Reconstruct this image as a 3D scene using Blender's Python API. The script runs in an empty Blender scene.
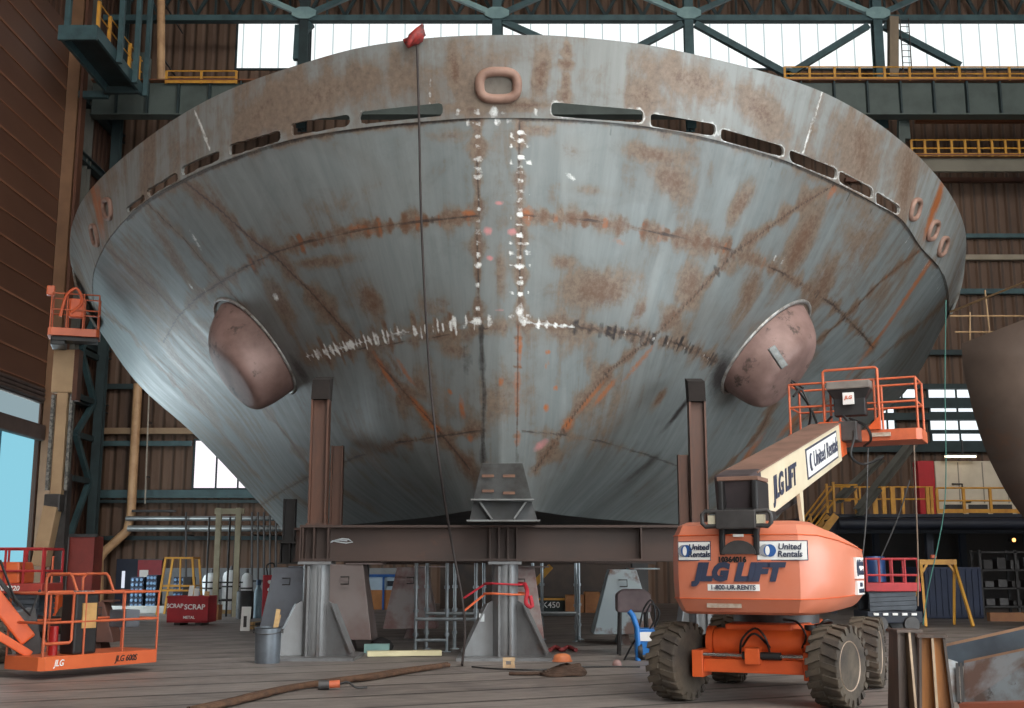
import bpy, bmesh, math, random
import numpy as np
from mathutils import Vector, Matrix
from mathutils.bvhtree import BVHTree
random.seed(7); RNG = np.random.default_rng(7)
SC = bpy.context.scene
COL = SC.collection

# ------------------------------------------------------------------ camera
F = 1172.0
PITCH = math.atan((568 - 354) / F)
CZ = 1.6
CT, ST = math.cos(PITCH), math.sin(PITCH)

def ray(px, py):
    x = (px - 512) / F; u = (354 - py) / F
    return Vector((x, CT - ST * u, ST + CT * u))
def W(px, py, Y):                     # point at world depth Y
    r = ray(px, py); return Vector((0, 0, CZ)) + r * (Y / r.y)
def G(px, py, z=0.0):                 # point at world height z
    r = ray(px, py); return Vector((0, 0, CZ)) + r * ((z - CZ) / r.z)
def S(px, py, X):                     # point on the plane x = X
    r = ray(px, py); return Vector((0, 0, CZ)) + r * (X / r.x)

cam = bpy.data.cameras.new('camera'); camo = bpy.data.objects.new('camera', cam); COL.objects.link(camo)
cam.sensor_width = 36; cam.lens = F / 1024 * 36; cam.clip_end = 400
camo.location = (0, 0, CZ); camo.rotation_euler = (math.pi / 2 + PITCH, 0, 0)
SC.camera = camo
SC.view_settings.view_transform = 'Standard'; SC.view_settings.look = 'None'
SC.view_settings.gamma = 1; SC.view_settings.use_curve_mapping = False
SC.view_settings.exposure = 0.2

# ------------------------------------------------------------------ materials
def lin(c):
    return tuple((v / 12.92 if v <= 0.04045 else ((v + 0.055) / 1.055) ** 2.4) for v in (x / 255 for x in c)) + (1,)
def nodes(name):
    m = bpy.data.materials.new(name); m.use_nodes = True
    nt = m.node_tree; b = nt.nodes['Principled BSDF']
    return m, nt, b
def N(nt, t, **kw):
    n = nt.nodes.new(t)
    for k, v in kw.items():
        if k in n.inputs.keys(): n.inputs[k].default_value = v
        else: setattr(n, k, v)
    return n
def mixc(nt, fac, a, b):
    n = nt.nodes.new('ShaderNodeMix'); n.data_type = 'RGBA'
    for i, v in ((0, fac), (6, a), (7, b)):
        if hasattr(v, 'is_output'): nt.links.new(v, n.inputs[i])
        else: n.inputs[i].default_value = v
    return n.outputs[2]
def math_n(nt, op, a, b=None, c=None, clamp=False):
    n = nt.nodes.new('ShaderNodeMath'); n.operation = op; n.use_clamp = clamp
    for i, v in enumerate((a, b, c)):
        if v is None: continue
        if hasattr(v, 'is_output'): nt.links.new(v, n.inputs[i])
        else: n.inputs[i].default_value = v
    return n.outputs[0]
def ramp(nt, src, lo, hi):
    n = nt.nodes.new('ShaderNodeMapRange'); n.clamp = True
    nt.links.new(src, n.inputs[0]); n.inputs[1].default_value = lo; n.inputs[2].default_value = hi
    return n.outputs[0]
def noise(nt, vec, scale, detail=4, rough=0.55, dist=0):
    n = nt.nodes.new('ShaderNodeTexNoise'); n.inputs['Scale'].default_value = scale
    n.inputs['Detail'].default_value = detail; n.inputs['Roughness'].default_value = rough; n.inputs['Distortion'].default_value = dist
    if vec is not None: nt.links.new(vec, n.inputs['Vector'])
    return n.outputs['Fac']
def mapping(nt, scale=(1, 1, 1), rot=(0, 0, 0), kind='Object'):
    tc = nt.nodes.new('ShaderNodeTexCoord'); mp = nt.nodes.new('ShaderNodeMapping')
    nt.links.new(tc.outputs[kind], mp.inputs['Vector'])
    mp.inputs['Scale'].default_value = scale; mp.inputs['Rotation'].default_value = rot
    return mp.outputs[0]
def bump(nt, b, h, strength, dist=0.02):
    n = nt.nodes.new('ShaderNodeBump'); n.inputs['Strength'].default_value = strength; n.inputs['Distance'].default_value = dist
    nt.links.new(h, n.inputs['Height']); nt.links.new(n.outputs[0], b.inputs['Normal'])
_mc = {}
def mat(name, c, c2=None, scale=3.0, lo=0.4, hi=0.7, rough=0.6, metal=0.0, bmp=0.0, stretch=(1, 1, 1), rust=None, rlo=0.6, rhi=0.72, rscale=2.0):
    """Painted/steel surface: colour c broken by noise towards c2, optional rust patches."""
    if name in _mc: return _mc[name]
    m, nt, b = nodes(name)
    v = mapping(nt, stretch)
    f = noise(nt, v, scale, 6, 0.6)
    c2 = c2 or tuple(int(x * 0.8) for x in c)
    out = mixc(nt, ramp(nt, f, lo, hi), lin(c), lin(c2))
    if rust:
        f2 = noise(nt, v, rscale, 8, 0.68)
        out = mixc(nt, ramp(nt, f2, rlo, rhi), out, lin(rust))
    nt.links.new(out, b.inputs['Base Color'])
    b.inputs['Roughness'].default_value = rough; b.inputs['Metallic'].default_value = metal
    if bmp: bump(nt, b, noise(nt, v, scale * 6, 4), bmp)
    _mc[name] = m
    return m
def emit(name, c, s):
    if name in _mc: return _mc[name]
    m = bpy.data.materials.new(name); m.use_nodes = True; nt = m.node_tree
    nt.nodes.remove(nt.nodes['Principled BSDF'])
    e = nt.nodes.new('ShaderNodeEmission'); e.inputs[0].default_value = lin(c); e.inputs[1].default_value = s
    nt.links.new(e.outputs[0], nt.nodes['Material Output'].inputs[0]); _mc[name] = m
    return m

# ------------------------------------------------------------------ mesh builder
def perp(d, up=None):
    d = d.normalized(); up = Vector(up) if up is not None else Vector((0, 0, 1))
    if abs(d.dot(up)) > 0.98: up = Vector((0, 1, 0)) if abs(d.y) < 0.9 else Vector((1, 0, 0))
    s = d.cross(up).normalized(); u = s.cross(d).normalized()
    return s, u
class MB:
    def __init__(self): self.v = []; self.f = []
    def add(self, vs, fs):
        o = len(self.v); self.v += [tuple(p) for p in vs]; self.f += [tuple(i + o for i in f) for f in fs]; return self
    def bx(self, x0, x1, y0, y1, z0, z1):
        vs = [(x, y, z) for z in (z0, z1) for y in (y0, y1) for x in (x0, x1)]
        return self.add(vs, [(0, 2, 3, 1), (4, 5, 7, 6), (0, 1, 5, 4), (2, 6, 7, 3), (0, 4, 6, 2), (1, 3, 7, 5)])
    def beam(self, p, q, w, h, up=None):
        p, q = Vector(p), Vector(q); s, u = perp(q - p, up)
        vs = [a + s * (w / 2 * i) + u * (h / 2 * j) for a in (p, q) for i, j in ((-1, -1), (1, -1), (1, 1), (-1, 1))]
        return self.add(vs, [(0, 1, 2, 3), (7, 6, 5, 4), (0, 4, 5, 1), (1, 5, 6, 2), (2, 6, 7, 3), (3, 7, 4, 0)])
    def ibeam(self, p, q, w, h, t=0.03, up=None):
        p, q = Vector(p), Vector(q); s, u = perp(q - p, up)
        self.beam(p + u * (h / 2 - t / 2), q + u * (h / 2 - t / 2), w, t, up)
        self.beam(p - u * (h / 2 - t / 2), q - u * (h / 2 - t / 2), w, t, up)
        return self.beam(p, q, t, h - 2 * t, up)
    def tube(self, pts, r, n=8, closed=False):
        pts = [Vector(p) for p in pts]; k = len(pts); rings = []; prev = None
        for i, p in enumerate(pts):
            a = pts[(i - 1) % k] if (closed or i) else p; c = pts[(i + 1) % k] if (closed or i < k - 1) else p
            d = (c - a).normalized()
            if prev is None: s, u = perp(d)
            else:
                u = (prev - d * prev.dot(d)).normalized(); s = d.cross(u)
            prev = u
            rr = r[i] if isinstance(r, (list, tuple)) else r
            rings.append([p + (s * math.cos(t) + u * math.sin(t)) * rr for t in (2 * math.pi * j / n for j in range(n))])
        return self.loft(rings, closed_ring=True, closed=closed, cap=not closed)
    def loft(self, rings, closed_ring=True, closed=False, cap=True):
        n = len(rings[0]); vs = [p for r in rings for p in r]; fs = []
        k = len(rings)
        for i in range(k if closed else k - 1):
            i2 = (i + 1) % k
            for j in range(n if closed_ring else n - 1):
                j2 = (j + 1) % n
                fs.append((i * n + j, i * n + j2, i2 * n + j2, i2 * n + j))
        if cap: fs.append(tuple(range(n - 1, -1, -1))); fs.append(tuple((k - 1) * n + j for j in range(n)))
        return self.add(vs, fs)
    def cyl(self, p, q, r, r2=None, n=16):
        return self.tube([p, q], [r, r if r2 is None else r2], n)
    def lathe(self, prof, o, ax, n=24):
        """prof: (radius, distance along ax)"""
        o = Vector(o); ax = Vector(ax).normalized(); s, u = perp(ax)
        return self.loft([[o + ax * h + (s * math.cos(t) + u * math.sin(t)) * max(r, 1e-4) for t in (2 * math.pi * j / n for j in range(n))] for r, h in prof])
    def prism(self, poly, o, ux, uy, dv):
        o, ux, uy, dv = Vector(o), Vector(ux), Vector(uy), Vector(dv)
        a = [o + ux * x + uy * y for x, y in poly]
        return self.loft([a, [p + dv for p in a]])
    def build(self, name, m, parent=None, smooth=None, bevel=0.0, seg=2, recalc=True):
        me = bpy.data.meshes.new(name); me.from_pydata(self.v, [], self.f); me.update()
        if recalc:
            bm = bmesh.new(); bm.from_mesh(me); bmesh.ops.recalc_face_normals(bm, faces=bm.faces)
            if bevel:
                es = [e for e in bm.edges if len(e.link_faces) == 2 and e.calc_face_angle(0) > 0.6]
                bmesh.ops.bevel(bm, geom=es, offset=bevel, segments=seg, profile=0.6, affect='EDGES', clamp_overlap=True)
            bm.to_mesh(me); bm.free()
        if smooth is not None:
            me.polygons.foreach_set('use_smooth', [True] * len(me.polygons)); me.set_sharp_from_angle(angle=math.radians(smooth))
        me.materials.append(m)
        o = bpy.data.objects.new(name, me); COL.objects.link(o)
        if parent is not None: o.parent = parent
        return o
def tag(o, label, cat, group=None, kind=None):
    if label: o['label'] = label
    if cat: o['category'] = cat
    if group: o['group'] = group
    if kind: o['kind'] = kind
    return o
def struct(o): o['kind'] = 'structure'; return o
def empty(name, loc=(0, 0, 0), rz=0.0):
    o = bpy.data.objects.new(name, None); COL.objects.link(o); o.location = loc; o.rotation_euler = (0, 0, rz); o.empty_display_size = 0.3
    return o
def thing(name, label, cat, loc=(0, 0, 0), rz=0.0, group=None):
    return tag(empty(name, loc, rz), label, cat, group)
def dup(root, loc, rz, label, group=None):
    r = root.copy(); COL.objects.link(r); r.location = loc; r.rotation_euler = (0, 0, rz); r['label'] = label
    if group: r['group'] = group
    for ch in list(root.children):
        c = ch.copy(); COL.objects.link(c); c.parent = r
        for g in list(ch.children):
            d = g.copy(); COL.objects.link(d); d.parent = c
    return r
def text(name, s, size, m, parent, o, ux, uy, shear=0.0, bold=0.0, ext=0.004, align='CENTER', sx=1.0):
    """lettering as a mesh lying on the plane spanned by ux (reading direction) and uy (up)"""
    cu = bpy.data.curves.new(name, 'FONT'); cu.body = s; cu.size = size; cu.shear = shear; cu.offset = bold; cu.extrude = ext
    cu.align_x = align; cu.align_y = 'CENTER'; cu.resolution_u = 3
    t = bpy.data.objects.new('tmp_text', cu); COL.objects.link(t)
    dg = bpy.context.evaluated_depsgraph_get(); me = bpy.data.meshes.new_from_object(t.evaluated_get(dg))
    bpy.data.objects.remove(t)
    ux = Vector(ux).normalized(); uy = Vector(uy).normalized(); uz = ux.cross(uy)
    M4 = Matrix(((ux.x * sx, uy.x, uz.x, o[0]), (ux.y * sx, uy.y, uz.y, o[1]), (ux.z * sx, uy.z, uz.z, o[2]), (0, 0, 0, 1)))
    me.transform(M4); me.name = name; me.materials.clear(); me.materials.append(m)
    ob = bpy.data.objects.new(name, me); COL.objects.link(ob)
    if parent is not None: ob.parent = parent
    return ob
def catrom(P, n):
    """smooth resample of a polyline by arc length"""
    P = np.asarray(P, float); k = len(P); out = []
    Q = np.vstack([2 * P[0] - P[1], P, 2 * P[-1] - P[-2]])
    for i in range(k - 1):
        p0, p1, p2, p3 = Q[i:i + 4]
        d1 = max(np.linalg.norm(p1 - p0), 1e-6) ** .5; d2 = max(np.linalg.norm(p2 - p1), 1e-6) ** .5; d3 = max(np.linalg.norm(p3 - p2), 1e-6) ** .5
        m1 = (p1 - p0) / d1 - (p2 - p0) / (d1 + d2) + (p2 - p1) / d2; m2 = (p2 - p1) / d2 - (p3 - p1) / (d2 + d3) + (p3 - p2) / d3
        m1 *= d2; m2 *= d2
        for t in np.linspace(0, 1, 24, endpoint=False):
            out.append((2 * t**3 - 3 * t**2 + 1) * p1 + (t**3 - 2 * t**2 + t) * m1 + (-2 * t**3 + 3 * t**2) * p2 + (t**3 - t**2) * m2)
    out.append(P[-1]); out = np.array(out)
    L = np.concatenate([[0], np.cumsum(np.linalg.norm(np.diff(out, axis=0), axis=1))])
    return np.array([np.interp(np.linspace(0, L[-1], n), L, out[:, j]) for j in range(P.shape[1])]).T

# ------------------------------------------------------------------ ship bow section
HS = 1.086                             # metres per modelling unit of the hull
def hp(px, py, z0, k, d0=18.0):        # hull point: height above the eye z0 - k (d - d0)
    r = np.array(ray(px, py)); ratio = r[2] / r[1]; d = (z0 + k * d0) / (ratio + k)
    return r / r[1] * d * HS + np.array([0, 0, CZ])
def hd(px, py, d):
    r = np.array(ray(px, py)); return r / r[1] * d * HS + np.array([0, 0, CZ])
LV = {
 'rim': (8.4, .02,
   [(500,35),(460,36),(420,39),(360,48),(300,65),(240,86),(200,105),(160,130),(125,157),(100,180),(85,198),(76,216),(71,240)],
   [(500,35),(530,35),(560,36),(640,44),(700,56),(760,71),(817,90),(863,114),(899,140),(925,164),(945,188),(958,211),(965,237)]),
 'kn': (7.2, .03,
   [(500,118),(477,118),(443,120),(360,128),(291,140),(228,160),(181,181),(147,201),(127,219),(110,239),(100,257),(94,275),(94,302),(99,330)],
   [(500,118),(522,118),(560,119),(643,126),(715,140),(783,160),(836,183),(872,202),(899,218),(920,247),(938,267),(945,287),(949,315)]),
 'h1': (5.65, .065,
   [(500,215),(477,216),(423,221),(358,230),(306,242),(273,253),(240,270),(221,282),(198,297),(178,317),(160,348),(140,386)],
   [(500,215),(522,215),(590,220),(664,234),(727,249),(779,271),(832,304),(863,335),(885,360),(910,386)]),
 'h2': (3.99, .06,
   [(500,321),(477,322),(399,333),(343,347),(306,357),(270,378),(235,405),(199,439)],
   [(500,321),(522,322),(574,327),(631,334),(680,345),(714,360),(745,378),(785,405),(820,424),(851,439)]),
 'h3': (2.3, .05,
   [(500,430),(480,431),(399,442),(356,457),(306,478),(284,490),(261,505)],
   [(500,430),(522,431),(560,434),(600,441),(645,454),(690,470),(735,486),(789,505)]),
 'bt': (0.97, .0,
   [(500,509),(478,510),(430,517),(380,522),(330,526),(283,530)],
   [(500,509),(524,510),(570,516),(625,521),(690,525),(767,530)]),
}
NT = 300
lev = {}
for k_, (z0, kk, L, R) in LV.items():
    l = [hp(x, y, z0, kk) for x, y in L]; r = [hp(x, y, z0, kk) for x, y in R]
    if k_ == 'rim':
        l += [hd(72, 266, 29.9), hd(80, 298, 30.4), hd(97, 329, 30.75)]
        r += [hd(964, 262, 29.9), hd(961, 288, 30.3), hd(951, 314, 30.7)]
    lc = catrom(l, NT + 1); rc = catrom(r, NT + 1)
    lev[k_] = np.vstack([lc[::-1], rc[1:]])          # port aft ... stem ... starboard aft
NC = 2 * NT + 1
NSV = 210
rows = np.stack([lev[k] for k in ('kn', 'h1', 'h2', 'h3', 'bt')])     # 5 x NC x 3
shell = np.zeros((NSV, NC, 3))
for c in range(NC):
    shell[:, c] = catrom(rows[:, c], NSV)
NB = 20
bul = np.stack([lev['kn'] * (1 - t) + lev['rim'] * t for t in np.linspace(0, 1, NB)])
def gridfaces(nr, nc):
    a = np.arange((nr - 1) * (nc - 1)); i = a // (nc - 1); j = a % (nc - 1)
    return np.stack([i * nc + j, i * nc + j + 1, (i + 1) * nc + j + 1, (i + 1) * nc + j], 1)
def mesh_np(name, V, Fq, m, parent=None, smooth=True):
    me = bpy.data.meshes.new(name); V = np.asarray(V, np.float32).reshape(-1, 3)
    me.from_pydata(V.tolist(), [], Fq.tolist()); me.update()
    if smooth: me.polygons.foreach_set('use_smooth', [True] * len(me.polygons))
    if m: me.materials.append(m)
    o = bpy.data.objects.new(name, me); COL.objects.link(o)
    if parent is not None: o.parent = parent
    return o
FS = gridfaces(NSV, NC)
BV = BVHTree.FromPolygons(shell.reshape(-1, 3).tolist(), FS.tolist())
BVB = BVHTree.FromPolygons(bul.reshape(-1, 3).tolist(), gridfaces(NB, NC).tolist())
ORG = Vector((0, 0, CZ))
def cast(px, py, bv=None):
    for dy in [0] + [s * k for k in range(1, 16) for s in (1, -1)]:
        h = (bv or BV).ray_cast(ORG, ray(px, py + dy).normalized())
        if h[0] is not None: return h
    return (bv or BV).find_nearest(ORG + ray(px, py).normalized() * 30)
def hit(px, py, bv=None):
    return cast(px, py, bv)[0]
def hitn(px, py, bv=None):
    r = ray(px, py).normalized(); h = cast(px, py, bv)
    n = h[1].normalized()
    if n.dot(r) > 0: n = -n
    return h[0], n

# --- wear and dark streaks painted on the plates as point attributes, all placed on the surface itself in metres
class WearAndMarks:
    def __init__(self, V):
        self.V = np.asarray(V, float); self.n = len(self.V)
        self.a = {k: np.zeros(self.n) for k in ('rust', 'orange', 'white', 'dark', 'pink')}
    def line(self, pts, bv=None):
        P = []
        for (x0, y0), (x1, y1) in zip(pts[:-1], pts[1:]):
            k = max(1, int(math.hypot(x1 - x0, y1 - y0) / 45))
            P += [hit(x0 + (x1 - x0) * t / k, y0 + (y1 - y0) * t / k, bv) for t in range(k)]
        P.append(hit(*pts[-1], bv)); P = np.array([tuple(p) for p in P])
        best = np.full(self.n, 1e9); arc = np.zeros(self.n); L = 0.0
        for a, b in zip(P[:-1], P[1:]):
            ab = b - a; l = np.linalg.norm(ab)
            if l < 1e-6: continue
            t = np.clip(((self.V - a) @ ab) / (l * l), 0, 1)
            d = np.linalg.norm(self.V - a - t[:, None] * ab, axis=1)
            mk = d < best; best[mk] = d[mk]; arc[mk] = L + t[mk] * l; L += l
        return best, arc, L
    def seam(self, pts, w=.03, halo=.25, col='rust', amt=.7, line='dark', lamt=.8, bv=None):
        d, arc, L = self.line(pts, bv)
        self.put(line, lamt * np.clip(1.6 - d / w, 0, 1))
        ph = RNG.random(8) * 6
        wob = .55 + .45 * np.sin(arc * 2.1 + ph[0]) * np.sin(arc * 5.3 + ph[1]) + .25 * np.sin(arc * 11 + ph[2])
        self.put(col, amt * np.clip(1 - d / (halo * np.clip(wob, .25, 1.3)), 0, 1))
    def clips(self, pts, step, ln, wd, col, amt, off=0.0, jit=.5, prob=.85, bv=None, both=True):
        """rows of weld scars left by strongbacks: short marks across a seam"""
        d, arc, L = self.line(pts, bv)
        m = int(L / step)
        for i in range(m):
            if RNG.random() > prob: continue
            c = (i + .5 + (RNG.random() - .5) * jit) * step; w = wd * (.6 + .8 * RNG.random()); l = ln * (.5 + .9 * RNG.random())
            v = np.clip(1.4 - np.abs(arc - c) / w, 0, 1) * np.clip(1.3 - np.abs(d - off) / l, 0, 1)
            self.put(col, amt * (.5 + .5 * RNG.random()) * np.clip(v * 1.5, 0, 1))
    def blob(self, px, py, rx, ry, ang, col, amt, bv=None, p=1.0):
        c = hit(px, py, bv); a = math.radians(ang)
        e1 = hit(px + 8 * math.cos(a), py + 8 * math.sin(a), bv) - c; e2 = hit(px - 8 * math.sin(a), py + 8 * math.cos(a), bv) - c
        D = self.V - np.array(c)
        u = D @ np.array(e1 / e1.length_squared) * 8 / rx; v = D @ np.array(e2 / e2.length_squared) * 8 / ry
        q = np.sqrt(u * u + v * v); near = np.linalg.norm(D, axis=1) < 6
        self.put(col, amt * np.clip((1 - q) * 1.25, 0, 1) ** p * near)
    def put(self, k, v): self.a[k] = np.maximum(self.a[k], v)
    def store(self, me):
        for k, v in self.a.items():
            at = me.attributes.new(k, 'FLOAT', 'POINT'); at.data.foreach_set('value', np.clip(v, 0, 1).astype(np.float32))

def steel_plate(name, base, base2, tan, tan_bias, tan_gain):
    m, nt, b = nodes(name)
    uv = nt.nodes.new('ShaderNodeAttribute'); uv.attribute_name = 'flow'; fl = uv.outputs['Vector']
    ob = mapping(nt)
    def att(k):
        a = nt.nodes.new('ShaderNodeAttribute'); a.attribute_name = k; return a.outputs['Fac']
    mp = nt.nodes.new('ShaderNodeMapping'); mp.inputs['Scale'].default_value = (3.2, .35, 1); nt.links.new(fl, mp.inputs[0])
    streak = noise(nt, mp.outputs[0], 1.0, 7, .62, .3)
    mp2 = nt.nodes.new('ShaderNodeMapping'); mp2.inputs['Scale'].default_value = (14, .9, 1); nt.links.new(fl, mp2.inputs[0])
    fine = noise(nt, mp2.outputs[0], 1.0, 5, .6)
    big = noise(nt, ob, .42, 6, .62, .6)
    grit = noise(nt, ob, 9.0, 8, .75)
    mott = noise(nt, ob, 1.7, 8, .68, .4)
    c = mixc(nt, math_n(nt, 'MULTIPLY', ramp(nt, streak, .36, .7), .75), lin(base), lin(base2))
    c = mixc(nt, math_n(nt, 'MULTIPLY', ramp(nt, fine, .5, .75), .22), c, lin(tuple(int(x * .78) for x in base)))
    c = mixc(nt, math_n(nt, 'MULTIPLY', ramp(nt, big, .48, .72), .45), c, lin(tuple(int(x * .66) for x in tan)))
    c = mixc(nt, math_n(nt, 'MULTIPLY', ramp(nt, mott, .5, .8), .35), c, lin(tuple(int(x * .7) for x in base2)))
    c = mixc(nt, math_n(nt, 'MULTIPLY', math_n(nt, 'MULTIPLY', att('rust'), ramp(nt, mott, .2, .6)), .45), c, lin(tuple(int(x * .8) for x in tan)))
    # tan rust film: broad patches with ragged edges
    t = math_n(nt, 'ADD', math_n(nt, 'MULTIPLY', big, .55), math_n(nt, 'MULTIPLY', mott, .45))
    t = math_n(nt, 'ADD', t, math_n(nt, 'MULTIPLY', math_n(nt, 'SUBTRACT', streak, .5), .5))
    t = math_n(nt, 'ADD', t, math_n(nt, 'MULTIPLY', att('rust'), .34))
    t = ramp(nt, t, tan_bias - .02, tan_bias + .12)
    c = mixc(nt, math_n(nt, 'MULTIPLY', t, tan_gain), c, mixc(nt, ramp(nt, grit, .35, .7), lin(tan), lin(tuple(int(x * .72) for x in tan))))
    def layer(c, k, col, g=.55, lo=.45, hi=.75):
        f = math_n(nt, 'ADD', att(k), math_n(nt, 'MULTIPLY', math_n(nt, 'SUBTRACT', grit, .5), g))
        return mixc(nt, ramp(nt, f, lo, hi), c, lin(col))
    c = layer(c, 'rust', (96, 68, 51), 1.3, .5, 1.1)
    c = layer(c, 'orange', (152, 90, 50), 1.3, .3, .9)
    c = layer(c, 'pink', (182, 126, 126), .8, .35, .75)
    c = layer(c, 'dark', (44, 40, 40), .7, .45, .9)
    c = layer(c, 'white', (222, 224, 222), 1.7, .5, .95)
    nt.links.new(c, b.inputs['Base Color'])
    b.inputs['Metallic'].default_value = .12
    nt.links.new(math_n(nt, 'ADD', math_n(nt, 'MULTIPLY', streak, .4), .32), b.inputs['Roughness'])
    b.inputs['Specular IOR Level'].default_value = .45
    bump(nt, b, mott, .25, .02)
    return m
M_shell = steel_plate('bare_shell_steel', (120, 126, 126), (99, 106, 107), (124, 105, 88), .585, .8)
M_bul = steel_plate('bare_bulwark_steel', (136, 139, 137), (118, 120, 118), (134, 115, 99), .50, .85)

ship = thing('ship_bow_section', 'huge bare blue-grey steel ship bow with flared sides, upside cone-like, resting on steel supports', 'ship section')
ship['label'] = 'huge bare blue-grey steel ship bow with flared rust-streaked sides standing on steel supports'
sh = mesh_np('shell_plating', shell, FS, M_shell, ship)
w = WearAndMarks(shell.reshape(-1, 3))
H1R=[(522,215),(590,220),(664,234),(727,249),(779,271),(832,304),(863,335),(873,348)]
H1L=[(475,216),(423,221),(358,230),(306,242),(273,253),(240,270),(221,282),(198,297),(178,317),(163,343)]
H2L=[(478,322),(399,333),(343,347),(306,357)]; H2R=[(522,322),(574,327),(631,334),(680,344),(716,362)]
H3L=[(478,431),(440,436),(399,442),(356,457),(306,478),(284,490),(261,505)]; H3R=[(522,431),(560,434),(600,441),(645,454),(700,474)]
AL=[(185,182),(220,210),(255,242),(275,256),(310,291),(345,331),(390,375),(430,420),(470,470)]
AR=[(836,184),(790,212),(735,252),(700,290),(653,337),(610,370),(570,420),(535,470)]
BL=[(107,248),(130,268),(158,292),(183,318),(215,352),(245,385),(290,440),(325,482)]
BR=[(920,250),(880,282),(845,317),(800,356),(760,432),(712,480)]
CL=[(98,308),(127,330),(165,372),(215,425),(262,482)]; CR=[(946,300),(900,340),(862,372),(830,400),(795,425)]
DL=[(147,203),(185,240),(222,283),(250,315)]; DR=[(862,200),(825,250),(800,280)]
for p, a_, hl in ((H1R,.85,.45),(H1L,.85,.45),(AL,.9,.6),(AR,.85,.5),(BL,1.0,.75),(BR,.95,.55),(CL,.95,.6),(CR,.8,.55),(DL,.7,.4),(H3L,.8,.35),(H3R,.5,.2),(H2L,.35,.3),(H2R,.4,.25)):
    w.seam(p, .03, hl, 'rust', a_)
for p in (H1R[:5], H1L[:6]):
    w.clips(p, .25, .17, .06, 'rust', 1.3); w.clips(p, .42, .14, .055, 'orange', .62, off=.04, prob=.7)
w.clips(H1L, .3, .1, .04, 'dark', .7, prob=.4); w.clips(H1R, .33, .1, .035, 'dark', .75, prob=.6)
w.clips(H1R[4:], .16, .14, .03, 'dark', .9); w.clips(H1R[4:], .2, .1, .03, 'rust', .9)
w.clips(H2L, .125, .13, .03, 'white', 1.25, off=.02, prob=1.0); w.clips(H2L, .3, .2, .04, 'rust', 1.0, off=.1); w.clips(H2R[:2], .17, .12, .035, 'white', 1.1, prob=.95)
w.clips(H2R[1:], .15, .1, .045, 'dark', 1.0, off=.06, prob=.9); w.clips(H2R[1:], .2, .07, .03, 'white', .75, prob=.6)
w.clips([(470,321),(530,321)], .2, .16, .05, 'white', 1.1); w.seam([(470,322),(530,322)], .03, .1, 'white', .7, 'white', .8); w.seam(H2L + [(530,322)], .02, .5, 'rust', .7); w.seam(H2R, .02, .5, 'rust', .8); w.seam(H2R[:2], .03, .1, 'white', .6, 'white', .8); w.seam(H2L, .025, .08, 'white', .6, 'white', .8)
for p in (AR[1:5], AR[5:]): w.clips(p, .3, .1, .04, 'rust', 1.0); w.clips(p, .4, .09, .035, 'dark', .8, off=.06, prob=.6)
w.clips(BR[1:3], .14, .1, .03, 'dark', .7); w.clips(BL, .3, .1, .03, 'rust', .9, prob=.6); w.clips(BR[:2], .2, .1, .03, 'orange', .9, prob=.6)
w.clips(CL, .22, .1, .03, 'rust', .9, prob=.7); w.clips(H3L, .2, .1, .03, 'rust', .9, prob=.7)
# stem plate seams
SL=[(478,119),(478,215),(478,322)]; SR=[(520,119),(520,215),(520,322)]
w.seam(SL, .03, .35, 'rust', .85); w.seam(SR, .03, .35, 'rust', .85)
w.clips(SR, .15, .06, .04, 'white', 1.1, prob=.9, off=.02); w.clips(SR, .21, .05, .045, 'white', 1.0, prob=.8, off=.15); w.clips(SL, .19, .08, .045, 'white', 1.0, prob=.85)
w.seam([(481,326),(484,395),(483,462)], .05, .16, 'dark', .9); w.seam([(518,326),(517,395),(517,462)], .03, .15, 'orange', .75)
w.clips([(518,326),(517,395),(517,450)], .3, .08, .04, 'rust', 1.0)
w.seam([(478,118),(430,121),(360,129),(291,141),(228,161),(181,182),(147,202),(127,220)], .05, .2, 'rust', .8)
w.seam([(522,118),(560,119),(643,126),(715,140),(783,160),(836,183),(872,202),(899,218),(920,247),(938,267)], .05, .2, 'rust', .7)
w.clips([(560,121),(643,128),(715,142),(783,162),(836,185),(899,220)], .55, .1, .03, 'dark', .9, off=.12, prob=.6)
w.clips([(899,222),(920,250),(938,270),(944,290)], .16, .22, .03, 'white', .65, off=.1)
w.clips([(460,122),(540,122)], .25, .1, .06, 'white', 1.0, prob=.8)
w.blob(520,312,9,16,0,'white',.9); w.blob(571,177,9,6,30,'white',.85); w.blob(276,297,5,9,-20,'white',.9)
w.blob(783,262,4,8,40,'white',.7); w.blob(775,258,3,7,40,'white',.7); w.blob(196,241,3,22,-40,'white',.75); w.blob(190,285,3,14,-40,'white',.7)
w.blob(206,292,2,10,-40,'white',.7)
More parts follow.
